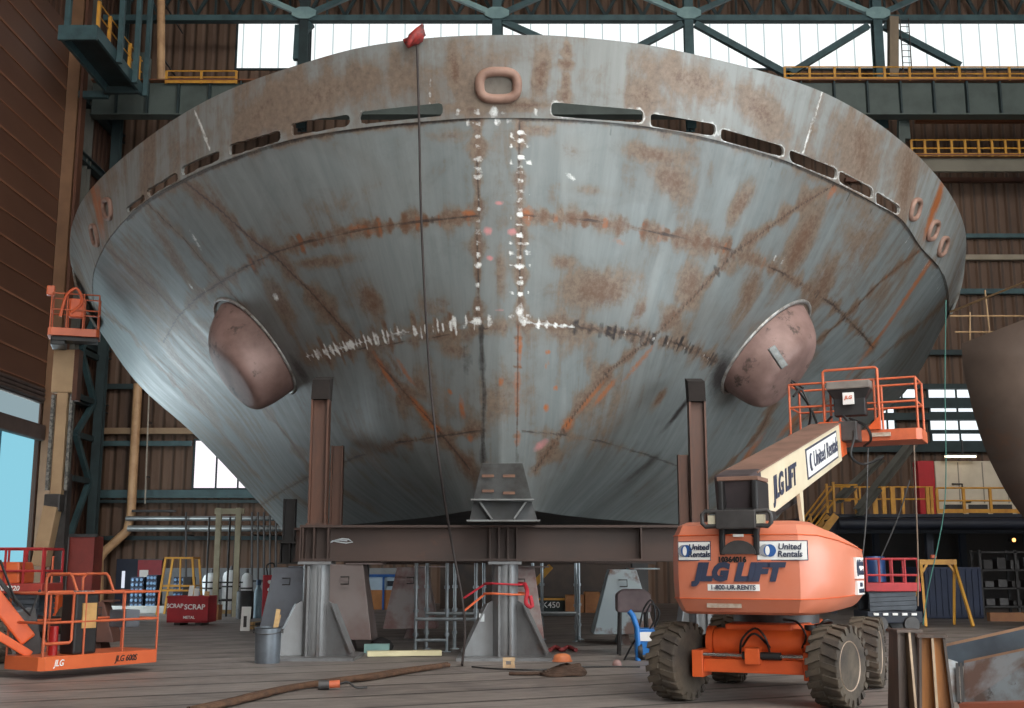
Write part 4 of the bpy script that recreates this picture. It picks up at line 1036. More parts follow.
gl = struct(MB().bx(XL - .1, XL - .06, 33, DY1 - .05, zc0 + .25, dz0 - .14).build('window_20', emit('grimy_daylit_pane', (176, 200, 208), .55)))
MB().bx(XL - .06, XL + .3, 8.1, DY1 - .05, zc0 - .35, zc0 + .3).build('window_sill', M_bag, gl, bevel=.1)

NCn = [0]
def member(p, q, w, h, m, name='steel_member', up=None, I=False, label=None):
    mb = MB(); (mb.ibeam(p, q, w, h, .04, up) if I else mb.beam(p, q, w, h, up))
    return struct(mb.build(name, m))
M_edge = mat('door_post_paint', (126, 92, 66), (106, 76, 54), .8)
member((XL + .35, DY1 + .25, 0), (XL + .35, DY1 + .25, ZC), .5, .5, M_edge, 'column')
member((XL + .72, DY1 + .3, 0), (XL + .72, DY1 + .3, ZC), .12, .5, M_rust, 'column')
for py in (12, 75, 135, 197, 260, 322, 384):
    z = S(72 - py * .075, py, XL + .4).z
    member((XL + .25, DY1 + .8, z), (XL + .25, YB - .3, z), .35, .4, M_teald, 'beam', I=True)
# lattice column in the corner
xa, xb = W(66, 420, 50.5).x, W(99, 420, 53).x
member((xa, 50.5, 0), (xa, 50.5, ZC), .5, .5, mat('grey_column_paint', (98, 96, 88), (76, 76, 72), .7), 'column', (0, 1, 0), True)
member((xb, 53, 0), (xb, 53, ZC), .4, .4, M_teald, 'column', (0, 1, 0), True)
zs = [W(80, y, 52).z for y in (598, 540, 480, 437, 400, 355, 300, 240)]
for i, (a, b) in enumerate(zip(zs[:-1], zs[1:])):
    member((xa + .3, 50.9, a if i % 2 else b), (xb - .2, 52.8, b if i % 2 else a), .22, .22, M_teal, 'brace')
    member((xa + .3, 50.9, b), (xb - .2, 52.8, b), .2, .25, M_teald, 'beam')

# crane girder across the hall with its walkway
YG = 50.0
def bandz(py0, py1, Y): return W(512, py1, Y).z, W(512, py0, Y).z
g0, g1 = bandz(84, 116, YG)
gx0 = W(93, 100, YG).x
gd = struct(MB().bx(gx0, XR - .3, YG - .12, YG + .12, g0, g1).build('beam', M_girder))
tf = MB(); tf.bx(gx0, XR - .3, YG - .45, YG + .45, g1, g1 + .06); tf.build('top_flange', mat('rusty_flange', (122, 74, 46), (96, 60, 42), .6), gd)
MB().bx(gx0, XR - .3, YG - .35, YG + .3, g0 - .06, g0).build('bottom_flange', M_girder, gd)
for px in list(range(118, 260, 31)) + list(range(800, 1060, 33)):
    x = W(px, 100, YG).x; MB().bx(x - .04, x + .04, YG - .36, YG - .12, g0, g1).build('web_stiffener', M_teald, gd)
struct(MB().bx(W(133, 70, YG).x, W(149, 70, YG).x, YG - .5, YG + .3, g1 + .07, W(140, 57, YG).z).build('beam', M_girder))

def railing(name, label, px0, px1, py_top, py_bot, Y, step, m=M_yel, kick=True, thick=None, group='yellow guard rails'):
    x0, x1 = W(px0, py_bot, Y).x, W(px1, py_bot, Y).x; z1 = W(512, py_top, Y).z; z0 = W(512, py_bot, Y).z
    t = thing(name, label, 'railing', ((x0 + x1) / 2, Y, z0), 0, group); h = z1 - z0; hx = (x1 - x0) / 2
    for f in (.5, 1.0): MB().tube([(-hx, 0, h * f), (hx, 0, h * f)], .035, 6).build('guard_rail', m, t)
    n = max(2, int((x1 - x0) / step)); 
    for i in range(n + 1):
        x = -hx + 2 * hx * i / n; MB().bx(x - .05, x + .05, -.04, .04, 0, h).build('rail_post', m, t)
    if kick: MB().bx(-hx, hx, -.02, .02, 0.02, .16).build('kick_plate', m, t)
    return t
railing('guard_railing', 'short yellow guard rail on the crane girder at the upper left, beside the tan pipe', 166, 236, 71, 83.5, YG - .4, 1.1)
railing('guard_railing', 'long yellow guard rail on top of the crane girder at the upper right', 785, 1060, 67, 80.5, YG - .4, 1.05)
# lower walkway at the right
YW = 52.5
w0, w1 = bandz(159, 172, YW); xw = W(905, 165, YW).x
gw = struct(MB().bx(xw, XR - .3, YW - .1, YW + .1, w0, w1).build('beam', mat('beige_girder', (118, 112, 98), (98, 92, 80), .6)))
MB().bx(xw, XR - .3, YW - .5, YW + .5, w1, w1 + .08).build('walkway_plate', mat('rusty_flange', (122, 74, 46)), gw)
railing('guard_railing', 'yellow guard rail on the lower walkway at the right, above the beige girder', 912, 1060, 140, 156.5, YW - .45, .62)
o0, o1 = bandz(117, 123, 53); struct(MB().bx(W(915, 120, 53).x, XR - .3, 52.9, 53.1, o0, o1).build('beam', mat('orange_brown_beam', (140, 84, 52), (118, 70, 44), .7)))
for py0, py1, m in ((178, 182, M_rust), (234, 238, M_teal), (255, 260, mat('beige_girt', (150, 138, 120), (126, 114, 98), 1)), (289, 294, M_teal), (350, 355, M_teald), (384, 389, M_teald), (398, 408, M_teald), (413, 420, M_teald), (442, 452, M_teald)):
    a, b = bandz(py0, py1, YB - .3); struct(MB().bx(W(845, py0, YB - .3).x, XR - .3, YB - .4, YB - .15, a, b).build('beam', m))
# girts on the left part of the back wall
for py0, py1, xl, xr_, m in ((384, 389, 105, 160, M_teald), (428, 434, 66, 250, mat('tan_girt', (150, 124, 96), (128, 104, 80), 1)), (441, 446, 104, 192, M_teal), (490, 498, 100, 300, M_teal), (500, 503, 100, 300, M_teald), (536, 540, 100, 300, M_teald)):
    Yq = YB - .35
    a, b = bandz(py0, py1, Yq); struct(MB().bx(W(xl, py0, Yq).x, W(xr_, py0, Yq).x, Yq - .1, Yq + .1, a, b).build('beam', m))
# low dado of pale block at the foot of the back wall, and the dark door
M_dado = mat('blockwork', (120, 122, 124), (98, 100, 102), 1)
struct(MB().bx(W(140, 600, YB).x, W(420, 600, YB).x, YB - .2, YB - .02, 0, W(200, 568, YB).z).build('baseboard_back', M_dado))
d3 = struct(MB().bx(W(116, 590, YB).x, W(138, 590, YB).x, YB - .12, YB - .02, 0, W(130, 559, YB).z).build('door_3', mat('dark_blue_door', (24, 32, 52), (20, 26, 44), 1)))
MB().bx(W(122, 590, YB).x, W(125, 590, YB).x, YB - .15, YB - .12, W(120, 588, YB).z, W(120, 571, YB).z).build('door_light', emit('door_light_pane', (220, 226, 240), .9), d3)

# roof truss line in front of the strips
YT = 52.0
b0, b1 = bandz(16.5, 22, YT)
struct(MB().bx(XL, XR, YT - .2, YT + .2, b0, b1).build('beam', M_teal))
M_ltl = mat('pale_teal_gusset', (128, 156, 156), (106, 134, 136), 2)
zn = W(512, 18, YT).z
for px in (305, 497, 688, 876, 1068):
    x = W(px, 18, YT).x
    member((x, YT, W(px, 130, YT).z), (x, YT, ZC), .42, .5, M_teal if px != 305 else M_teald, 'column', (0, 1, 0), True)
    struct(MB().prism([(.62 * math.cos(t), .32 * math.sin(t)) for t in (2 * math.pi * (j + .5) / 8 for j in range(8))], (x, YT - .3, zn + .1), (1, 0, 0), (0, 0, 1), (0, -.06, 0)).build('trim_%d' % (10 + px), M_ltl))
    for s in (-1, 1):
        member((x + s * .3, YT - .1, zn + .2), (x + s * 3.6, YT - .1, zn + 1.75), .2, .24, M_ltl if s < 0 else M_teal, 'brace')
for (xa_, ya_), (xb_, yb_) in (((682, 24), (610, 62)), ((695, 24), (790, 76)), ((868, 26), (786, 76)), ((883, 26), (960, 66)), ((503, 22), (585, 58)), ((298, 26), (296, 60)), ((312, 24), (300, 36))):
    member(W(xa_, ya_, YT), W(xb_, yb_, YT), .26, .3, M_teal, 'brace')
# zigzag of the far truss
YZ = 54.3; zz0, zz1 = W(512, 16, YZ).z, W(512, -18, YZ).z
for i in range(26):
    xx = XL + i * 1.85
    member((xx, YZ, zz0), (xx + .95, YZ, zz1), .14, .14, M_teald, 'brace'); member((xx + 1.85, YZ, zz0), (xx + .95, YZ, zz1), .14, .14, M_teald, 'brace')
    member((xx + .95, YZ, zz0), (xx + .95, YZ, zz1), .1, .1, M_teald, 'brace')
member(W(893, 78, 51.5), W(893, 18, 51.5), .42, .4, mat('tan_grey_post', (138, 120, 98), (112, 98, 82), 1), 'column')
member(W(906, 140, 51), W(901, 78, 51), .3, .4, M_girder, 'column')
member(W(901, 150, 50.8), W(901, 112, 50.8), .28, .3, M_girder, 'column')
ld = thing('access_ladder', 'steel cage-less ladder rising in front of the bright strip at the upper right', 'ladder', W(908, 79, 51.2))
ld['label'] = 'thin steel ladder rising in front of the bright strip windows at the upper right'
hl = W(908, 18, 51.2).z - W(908, 79, 51.2).z
for s in (-.2, .2): MB().cyl((s, 0, 0), (s, 0, hl), .03, n=6).build('stile', M_gry, ld)
for i in range(9): MB().cyl((-.2, 0, .2 + i * .3), (.2, 0, .2 + i * .3), .02, n=5).build('rung', M_gry, ld)

# crane-side walkway high on the left wall
XK = -16.15
zk = W(100, 22, 42.6).z - .3
ck = thing('crane_walkway', 'dark teal walkway with yellow posts running back beside the brown door, high up', 'walkway', (XK, 44.9, zk))
MB().bx(-1.35, .05, -2.5, 3.2, -.1, .05).build('walkway_plate', M_teald, ck)
for x in (.05, -1.35): MB().beam((x, -2.5, -.2), (x, 3.2, -.2), .12, .5).build('edge_beam', M_teal, ck)
MB().beam((-1.4, -2.5, -.25), (.1, -2.5, -.25), .14, .6).build('end_beam', M_teal, ck)
for k in range(5): MB().bx(-.03, .09, -2.3 + k * 1.25 - .07, -2.3 + k * 1.25 + .07, .05, 1.15).build('rail_post', M_yel, ck)
for z in (.6, 1.12): MB().tube([(.02, -2.4, z), (.02, 3.1, z)], .03, 6).build('guard_rail', M_yel, ck)
for y in (-.4, 1.6, 3.0): MB().bx(.14, .34, y, y + .2, -.5, ZC - zk - .1).build('hanger', M_teal, ck)
MB().bx(-1.3, -1.1, -2.3, -2.1, .05, ZC - zk - .1).build('hanger', M_teal, ck)
member((XL + .6, DY1 + .2, zk - .4), (XK - 1.4, DY1 + .2, zk - .4), .25, .3, M_teal, 'beam')
member((XK - 1.4, 47.6, zk - .4), (XK + .1, 47.6, zk - .4), .2, .3, M_teald, 'beam')

# tan pipes on the back wall
YPp = 54.0
def pipe(name, pts, r, m, label, Yq=YPp, cat='pipe', n=12, group=None):
    P = [W(x, y, Yq) for x, y in pts]
    o = MB().tube(P, r, n).build(name, m, smooth=50)
    for f in (.25, .75):
        k = f * (len(P) - 1); q = P[int(k)].lerp(P[min(int(k) + 1, len(P) - 1)], k - int(k)); MB().beam(q + Vector((0, r * .8, 0)), Vector((q.x, YB - .45, q.z)), .06, .06).build('pipe_mount', M_gry, o)
    return tag(o, label, cat, group)
pipe('vertical_pipe', [(161, -30), (161, 84)], .19, M_tan, 'tan vertical pipe rising past the crane girder at the upper left', YG + .9)
pipe('vertical_pipe', [(138, 384), (131, 516), (127, 531), (104, 552), (99, 560), (99, 603)], .21, M_tan, 'long tan pipe that bends sideways above the dark blue door')
M_sil0 = mat('pale_conduit', (168, 158, 144))
pipe('conduit', [(149, 395), (145, 504)], .035, M_sil0, 'thin pale conduit beside the long tan pipe')
M_sil = mat('silver_pipe', (160, 164, 164), (130, 134, 136), 1, rough=.35, metal=.5)
for i, (x0_, x1_, y, r) in enumerate(((126, 290, 518.5, .11), (128, 290, 528.5, .14), (132, 176, 511, .06))):
    pipe('horizontal_pipe', [(x0_, y), (x1_, y)], r, M_sil if i < 2 else M_gry, ('upper silver pipe along the back wall above the scrap bin', 'lower and thicker silver pipe along the back wall above the scrap bin', 'short grey rail above the silver pipes on the back wall')[i], 53.6)
for i, px in enumerate((186, 252, 258, 264, 270, 276)):
    pipe('drop_pipe', [(px, 512), (px, 604.5)], .05, M_gry, ('thin grey drop pipe behind the yellow cage', '')[i > 0] or 'thin grey drop pipes standing close together by the red cabinet', 53.3, group='drop pipes by the red cabinet' if i else None)

# ------------------------------------------------------------------ right side: mezzanine, lifts, plates
YM = 43.0
mz1 = W(512, 514, YM).z; mxa = W(822, 515, YM).x
M_navyd = mat('dark_navy_steel', (26, 32, 46), (20, 24, 36), 1)
mzt = thing('mezzanine_deck', 'dark navy mezzanine deck on posts at the right, carrying the white cabin', 'mezzanine', (0, YM, 0))
MB().bx(mxa, XR - .6, 0, 7, mz1 - .12, mz1).build('deck_plate', M_navyd, mzt)
MB().beam((mxa, .1, mz1 - .42), (XR - .6, .1, mz1 - .42), .2, .55).build('edge_beam', M_navyd, mzt)
for x in np.linspace(mxa + .3, XR - 1, 5): MB().bx(x - .12, x + .12, .1, .34, 0, mz1 - .6).build('deck_post', M_navyd, mzt); MB().bx(x - .12, x + .12, 6.4, 6.64, 0, mz1 - .12).build('deck_post', M_navyd, mzt)
struct(MB().bx(mxa - .5, XR - .3, YM + 7.3, YM + 7.45, 0, mz1 - .1).build('shade_wall_under_mezzanine', mat('under_deck_shade', (46, 38, 34), (34, 28, 26), 1)))  # added sheet, its dark colour stands for the shade under the deck
MB().tube([(W(838, 524, YM - .5).x, -.5, W(838, 524, YM - .5).z), (XR - .8, -.5, W(838, 524, YM - .5).z)], .2, 12).build('service_pipe', M_navyd, mzt, smooth=50)
r_ = railing('guard_railing', 'yellow guard rail along the front of the mezzanine, before the white cabin', 938, 1045, 488, 513.5, YM + .05, .9)
rl = thing('guard_railing', 'yellow guard rail with uneven posts on the mezzanine left of the red locker', 'railing', (W(890, 513, YM + .05).x, YM + .05, mz1), 0, 'yellow guard rails')
xs = [W(p, 513, YM).x - rl.location.x for p in (842, 935)]; hR = W(512, 487, YM).z - mz1
for z in (hR * .55, hR): MB().tube([(xs[0], 0, z), (xs[1], 0, z)], .03, 6).build('guard_rail', M_yel, rl)
for p, w_ in ((843, .06), (857, .1), (861, .06), (876, .17), (885, .15), (894, .17), (904, .1), (929, .13), (933, .1)):
    x = W(p, 513, YM).x - rl.location.x; MB().bx(x - w_ / 2, x + w_ / 2, -.04, .04, 0, hR).build('rail_post', M_yel, rl)
# stair down to the left
stx = thing('access_stair', 'steel stair with yellow handrails climbing to the mezzanine behind the cream boom', 'stair', (mxa, YM - 1.5, 0))
for s in (0, .9):
    MB().beam((-2.6, s, .1), (.1, s, mz1 - .1), .06, .25).build('stringer', M_yel, stx)
    for dz in (.55, 1.05): MB().tube([(-2.6, s, .1 + dz), (.1, s, mz1 - .1 + dz), (.9, s, mz1 + dz - .1)], .035, 6).build('handrail', M_yel, stx)
    for k in range(4): MB().bx(-2.5 + k * .85 - .04, -2.5 + k * .85 + .04, s - .04, s + .04, .2 + k * .85 * mz1 / 2.7, 1.25 + k * .85 * mz1 / 2.7).build('rail_post', M_yel, stx)
for k in range(11): MB().bx(-2.5 + k * .24, -2.25 + k * .24, .03, .87, .2 + k * mz1 / 11.6, .24 + k * mz1 / 11.6).build('stair_tread', M_gry, stx)
# cabin and red panel standing on the deck
cx0, cx1 = W(937, 500, YM + 3).x, W(1050, 500, YM + 3).x; cz1 = W(960, 461, YM + 3).z
cb = thing('site_cabin', 'white cabin standing on the mezzanine at the right, dark low openings', 'cabin', ((cx0 + cx1) / 2, YM + 3, mz1)); hw = (cx1 - cx0) / 2
M_cab = mat('cabin_white', (204, 192, 172), (184, 172, 152), 1)
MB().bx(-hw, hw, 0, 2.6, 0, cz1 - mz1).build('cabin_body', M_cab, cb, bevel=.03)
for k in range(6): MB().bx(-hw + .25 + k * .95, -hw + 1.0 + k * .95, -.03, 0, .12, .5).build('low_opening', M_dark, cb)
for k in range(5): MB().bx(-hw + .9 + k * .95 - .02, -hw + .9 + k * .95 + .02, -.02, 0, .55, cz1 - mz1 - .05).build('panel_seam', mat('seam_grey', (140, 132, 120)), cb)
MB().tube([(-hw + .6, -.06, 1.3), (-hw + 1.0, -.06, 1.3), (-hw + 1.0, -.06, .6), (-hw + 1.3, -.06, .6)], .03, 6).build('service_conduit', M_gry, cb)
rp = MB().bx(W(919, 500, YM + 2.4).x, W(935.5, 500, YM + 2.4).x, YM + 2.3, YM + 2.9, mz1, W(925, 461, YM + 2.4).z).build('red_locker', mat('red_panel', (176, 28, 36), (150, 22, 30), 1), bevel=.03)
tag(rp, 'tall plain red locker on the mezzanine between the yellow rail and the white cabin', 'locker')
lt = thing('tube_lamp', 'lit tube lamp in a housing above the white cabin', 'lamp', W(963, 456, YM + 2.5))
MB().bx(-.75, .55, -.1, .1, .02, .08).build('lamp_housing', M_gry, lt); MB().cyl((-.7, 0, -.02), (.5, 0, -.02), .04, n=8).build('lamp_tube', emit('tube_glow', (255, 236, 200), 4), lt)
MB().bx(-.02, .02, -.02, .02, .08, W(963, 440, YM + 2.5).z - lt.location.z).build('hanger', M_gry, lt)
lp = thing('bulkhead_lamp', 'small glowing amber lamp under the mezzanine at the far right', 'lamp', W(1014, 540, YM + 6.9))
MB().cyl((0, .0, 0), (0, .36, 0), .1, n=14).build('lamp_body', M_gry, lp); MB().lathe([(.02, -.07), (.06, -.04), (.08, 0)], (0, 0, 0), (0, 1, 0), 14).build('lamp_lens', emit('amber_glow', (255, 170, 90), 4), lp)
for i, (p, q, w_) in enumerate((((858, 512), (913, 442), .3), ((838, 500), (882, 458), .24))):
    o = MB().ibeam(W(p[0], p[1], YM - .9), W(q[0], q[1], YM + 2), w_, w_, .04).build('raking_prop', mat('grey_prop', (92, 92, 86), (72, 72, 68), 1)); struct(o)
# scissor lift beside the big boom lift
def scissor(label, px, Y, rail_m, body_m, wx, z_plat, z_top, yaw, stack_m, base_m, nm='scissor_lift'):
    t = thing(nm, label, 'scissor lift', (W(px, 590, Y).x, Y, 0), yaw)
    hx = wx / 2; d = .62
    MB().bx(-hx, hx, -d, d, .22, .52).build('base', base_m, t, bevel=.03)
    for sx in (-1, 1):
        for sy in (-1, 1): MB().lathe([(.05, -.09), (.19, -.09), (.2, -.05), (.2, .05), (.19, .09), (.05, .09)], (sx * (hx - .3), sy * (d - .02), .2), (0, 1, 0), 18).build('wheel', M_gry, t, smooth=40)
    n = 4; h = (z_plat - .56) / n
    for k in range(n):
        for s in (-1, 1):
            MB().beam((-hx * .85, s * .5, .54 + k * h + .03), (hx * .85, s * .5, .54 + (k + 1) * h - .03), .06, .1).build('scissor_arm', stack_m, t)
            MB().beam((hx * .85, s * .42, .54 + k * h + .03), (-hx * .85, s * .42, .54 + (k + 1) * h - .03), .06, .1).build('scissor_arm', stack_m, t)
    MB().bx(-hx, hx, -d, d, z_plat, z_plat + .22).build('platform_tray', body_m, t, bevel=.02)
    for z in (.55, 1.1):
        zz = z_plat + z * (z_top - z_plat) / 1.1
        MB().tube([(-hx + .04, -d + .04, zz), (hx - .04, -d + .04, zz), (hx - .04, d - .04, zz), (-hx + .04, d - .04, zz)], .03, 6, True).build('guard_rail', rail_m, t)
    for x in np.linspace(-hx + .04, hx - .04, 5):
        for y in (-d + .04, d - .04): MB().cyl((x, y, z_plat + .2), (x, y, z_top), .03, n=6).build('rail_post', rail_m, t)
    return t
M_red = mat('red_rail_paint', (172, 44, 48), (146, 38, 42), 3); M_stk = mat('scissor_grey', (66, 72, 80), (48, 52, 60), 3)
YS = 31.0
s1 = scissor('red scissor lift parked behind the boom lift, its dark stack folded down', 886, YS, M_red, M_red, 1.4, W(880, 591, YS).z, W(880, 559, YS).z, 0, M_stk, M_navyd)
for k in range(5): MB().bx(-.55 + k * .24, -.42 + k * .24, -.66, -.62, .42, .48).build('white_marking', M_white, s1)
tag(MB().lathe([(.02, 0), (.27, 0), (.27, .6), (.25, .65), (.02, .65)], (W(876, 590, YS).x, YS, W(880, 591, YS).z + .235), (0, 0, 1), 20).build('blue_drum', mat('drum_blue', (40, 70, 120), rough=.4), smooth=40), 'blue plastic drum carried on the red scissor lift', 'drum')
# yellow A-frame gantry
YA = 33.5
gf = thing('gantry_frame', 'yellow portal gantry frame with splayed legs before the dark blue container', 'gantry', (W(938, 600, YA).x, YA, 0)); gx_ = gf.location.x
def gl_(px, py, dy=0): p = W(px, py, YA); return Vector((p.x - gx_, dy, p.z))
MB().beam(gl_(919, 562), gl_(956, 562), .12, .14).build('top_beam', M_yel, gf)
for (a, b) in (((921, 563), (917, 618)), ((954, 563), (963, 618))):
    for dy in (-.7, .7):
        q = gl_(*b); q.z = 0.03; q.y = dy; MB().beam(gl_(*a), q, .07, .07).build('splayed_leg', M_yel, gf)
for (a, b) in (((928, 562), (921, 574)), ((947, 562), (956, 574))): MB().beam(gl_(*a), gl_(*b), .06, .06).build('knee_brace', M_yel, gf)
MB().bx(gl_(931, 560).x, gl_(936, 560).x, -.06, .06, gl_(931, 560).z + .05, gl_(931, 555).z).build('trolley', M_ord, gf)
YC = 38.5
bc = MB().bx(W(926, 600, YC).x, W(983, 600, YC).x, YC, YC + 2.4, 0, W(940, 567, YC).z)
bc = bc.build('storage_container', mat('container_navy', (26, 38, 66), (20, 30, 54), 1.2), bevel=.04); tag(bc, 'dark blue storage container standing behind the yellow gantry frame', 'container')
rb = MB()
for k in range(9): x = W(926, 600, YC).x + .12 + k * .2; rb.bx(x, x + .08, YC - .04, YC, .1, 1.55)
rb.build('corrugated_side', bc.data.materials[0], bc)
sk = thing('storage_rack', 'dark steel storage rack full of small parts at the far right', 'rack', (W(1010, 600, 40).x, 40, 0))
for x in (-.9, .3, 1.5): 
    for y in (0, .7): MB().bx(x - .04, x + .04, y, y + .08, 0, 2.2).build('rack_post', M_dark, sk)
for z in (.3, .9, 1.5, 2.1): MB().bx(-.9, 1.5, 0, .78, z, z + .05).build('rack_shelf', M_dark, sk)
for z in (.35, .95, 1.55):
    for k in range(5):
        x = -.75 + k * .45; hh = .15 + .25 * random.random()
        tag(MB().bx(sk.location.x + x, sk.location.x + x + .3, 40.1, 40.5, z + .01, z + .01 + hh).build('parts_box', random.choice([M_gry, M_rust, M_dark]), bevel=.02), 'small dark parts box lying on the steel storage rack at the far right', 'box', 'parts boxes on the storage rack')
tag(MB().bx(W(985, 617, 37).x, W(1040, 617, 37).x, 36.6, 36.85, 0, .26).build('timber_baulk', mat('timber_orange', (150, 98, 58), (128, 80, 48), 2)), 'orange brown timber baulk on the floor before the dark rack', 'timber')

# dark flared hull block at the right edge
M_blk2 = mat('dark_brown_plate', (106, 90, 80), (80, 68, 62), .8, .35, .7, rough=.5, metal=.1, rust=(112, 82, 64), rlo=.56, rhi=.75, rscale=.8)
prof = [(962, 344), (963, 362), (967, 385), (973, 410), (981, 437), (990, 460), (1001, 482), (1013, 503), (1026, 520)]
YR = 29.0; rows_ = []
for k in range(10):
    dx = k * 1.5; row = []
    for i, (x, y) in enumerate(prof):
        p = W(x, y, YR); q = p + Vector((dx, -dx * .62 + .02 * dx * dx, 0))
        if i == 0: q.z += min(dx * .36, 2.2)
        row.append(q)
    rows_.append(row)
hb_ = thing('hull_block', 'dark brown flared steel hull block at the right edge of the picture', 'ship section')
m_ = MB().loft(rows_, closed_ring=False, cap=False).build('curved_plating', M_blk2, hb_, smooth=60)
so = m_.modifiers.new('t', 'SOLIDIFY'); so.thickness = .06
px_ = rows_[6][-1]; 
for k in (4, 7):
    p = rows_[k][-1]; MB().bx(p.x - .3, p.x + .3, p.y + .3, p.y + .9, 0, p.z + .25).build('support_leg', M_dark, hb_)
tag(MB().beam(W(950, 312, 27) + Vector((0, 0, -.0)), W(1030, 280, 24), .035, .035).build('scaffold_tube', mat('tube_tan', (150, 120, 84))), 'tan scaffold tube slanting across the brown wall above the dark hull block, upper one', 'tube')
stg = thing('staging_rail', 'thin tan staging rail frame standing on the top edge of the dark hull block', 'railing', W(985, 337, 29.2))
def sg(px, py): return W(px, py, 29.2) - stg.location
for a, b in (((950, 316), (1030, 316)), ((955, 332), (1000, 332)), ((970, 312), (970, 345)), ((985, 290), (990, 336))): MB().cyl(sg(*a), sg(*b), .022, n=6).build('rail_tube', mat('tube_tan', (150, 120, 84)), stg)

# two tapered trestle legs and the flanged girder lying in front at the right
M_tr = mat('worn_trestle_steel', (92, 78, 70), (66, 58, 54), 2.5, .35, .65, rough=.5, metal=.25, stretch=(3, 3, .5), rust=(150, 92, 46), rlo=.62, rhi=.7)
def trestle(px, py, Y, label, rusty, yaw):
    x = W(px, py, Y).x; h = W(px, py, Y).z
    t = thing('trestle_leg', label, 'trestle', (x, Y, 0), yaw)
    def sec(w, d, z, s): return [Vector((s * w / 2 - .012, -d / 2, z)), Vector((s * w / 2 + .012, -d / 2, z)), Vector((s * w / 2 + .012, d / 2, z)), Vector((s * w / 2 - .012, d / 2, z))]
    for s in (-1, 1): MB().loft([sec(.32, .3, .03, s), sec(.22, .22, h - .03, s)]).build('flange', M_tr, t)
    MB().loft([[Vector((a * .15, b * .012 - .03, .03)) for a, b in ((-1, -1), (1, -1), (1, 1), (-1, 1))], [Vector((a * .1, b * .012 - .03, h - .03)) for a, b in ((-1, -1), (1, -1), (1, 1), (-1, 1))]]).build('web', rusty, t)
    MB().loft([[Vector((a * .012, b * .09 - .1, .03)) for a, b in ((-1, -1), (1, -1), (1, 1), (-1, 1))], [Vector((a * .012, b * .05 - .08, h - .03)) for a, b in ((-1, -1), (1, -1), (1, 1), (-1, 1))]]).build('centre_rib', mat('bright_edge_steel', (168, 146, 122), (130, 112, 96), 4, rough=.4, metal=.4), t)
    MB().bx(-.14, .14, -.14, .14, h - .03, h).build('cap_plate', M_tr, t); MB().bx(-.2, .2, -.18, .18, 0, .03).build('base_plate', M_tr, t)
    return t
trestle(904, 629, 12.8, 'dark worn steel trestle leg in front of the rear tyre, left one of two', M_tr, .1)
trestle(931, 634, 11.9, 'worn steel trestle leg with an orange rusty web beside the flanged girder', mat('orange_rust_web', (168, 108, 52), (120, 80, 48), 3, stretch=(3, 3, .4)), -.25)
M_pl = mat('bluegrey_plate', (98, 112, 124), (78, 88, 98), 1.5, rough=.45, metal=.2)
M_pl2 = mat('mottled_plate', (132, 142, 148), (98, 84, 78), 2.2, .42, .6, rough=.45, metal=.2, rust=(70, 58, 54), rlo=.6, rhi=.68, rscale=5)
M_fe = mat('bright_flange_edge', (176, 142, 116), (146, 116, 96), 2, rough=.5)
fg = thing('flanged_girder', 'large blue-grey flanged girder piece lying on the floor at the lower right corner', 'girder', (0, 0, 0))
Ya, Yb = 13.4, 12.4
A0, A1 = W(944, 647, Ya), W(1060, 621, Yb); B0_, B1_ = W(944, 668, Ya), W(1060, 655, Yb)
vec = (A1 - A0); nrm = Vector((vec.y, -vec.x, 0)).normalized()
MB().loft([[A0, A1, B1_, B0_], [p - nrm * .03 for p in (A0, A1, B1_, B0_)]]).build('upper_web', M_pl, fg)
MB().loft([[A0, A1, A1 - nrm * .0 + Vector((0, 0, .03)), A0 + Vector((0, 0, .03))], [p - nrm * .3 for p in (A0, A1, A1 + Vector((0, 0, .03)), A0 + Vector((0, 0, .03)))]]).build('top_flange', M_fe, fg)
C0, C1 = W(964, 663, Ya - .25), W(1060, 643, Yb - .25); D0, D1 = W(962, 705, Ya - .55), W(1060, 708, Yb - .4)
MB().loft([[C0, C1, D1, D0], [p - nrm * .03 for p in (C0, C1, D1, D0)]]).build('side_plate', M_pl2, fg)
MB().loft([[C0, C1, C1 + Vector((0, 0, .025)), C0 + Vector((0, 0, .025))], [p - nrm * .28 for p in (C0, C1, C1 + Vector((0, 0, .025)), C0 + Vector((0, 0, .025)))]]).build('side_flange', M_fe, fg)
E0, E1 = W(946, 660, Ya - .1), W(957, 703, Ya - .45)
MB().loft([[W(946, 658, Ya - .1), W(958, 662, Ya - .15), W(960, 703, Ya - .5), W(950, 701, Ya - .45)], [p + Vector((0, .06, 0)) for p in (W(946, 658, Ya - .1), W(958, 662, Ya - .15), W(960, 703, Ya - .5), W(950, 701, Ya - .45))]]).build('end_plate', M_pl2, fg)
for px in (957, 961): MB().beam(W(px, 664, Ya - .22), W(px + 2, 703, Ya - .56), .03, .04).build('edge_bar', M_dark, fg)
lo = min((o.matrix_world @ Vector(c)).z for o in fg.children for c in o.bound_box)
MB().bx(D0.x + .2, D0.x + .8, D0.y - .35, D0.y + .0, 0.0, D0.z).build('packing_block', M_rust, fg)
tag(MB().beam(W(962, 703, 12.2) * 1.0 + Vector((0, 0, -.1)), W(1060, 700, 11.7) + Vector((0, 0, -.1)), .2, .2).build('rust_bar', mat('red_rust_bar', (128, 66, 44), (100, 54, 40), 2)), 'long red-rusted bar lying below the flanged girder at the lower right', 'bar')

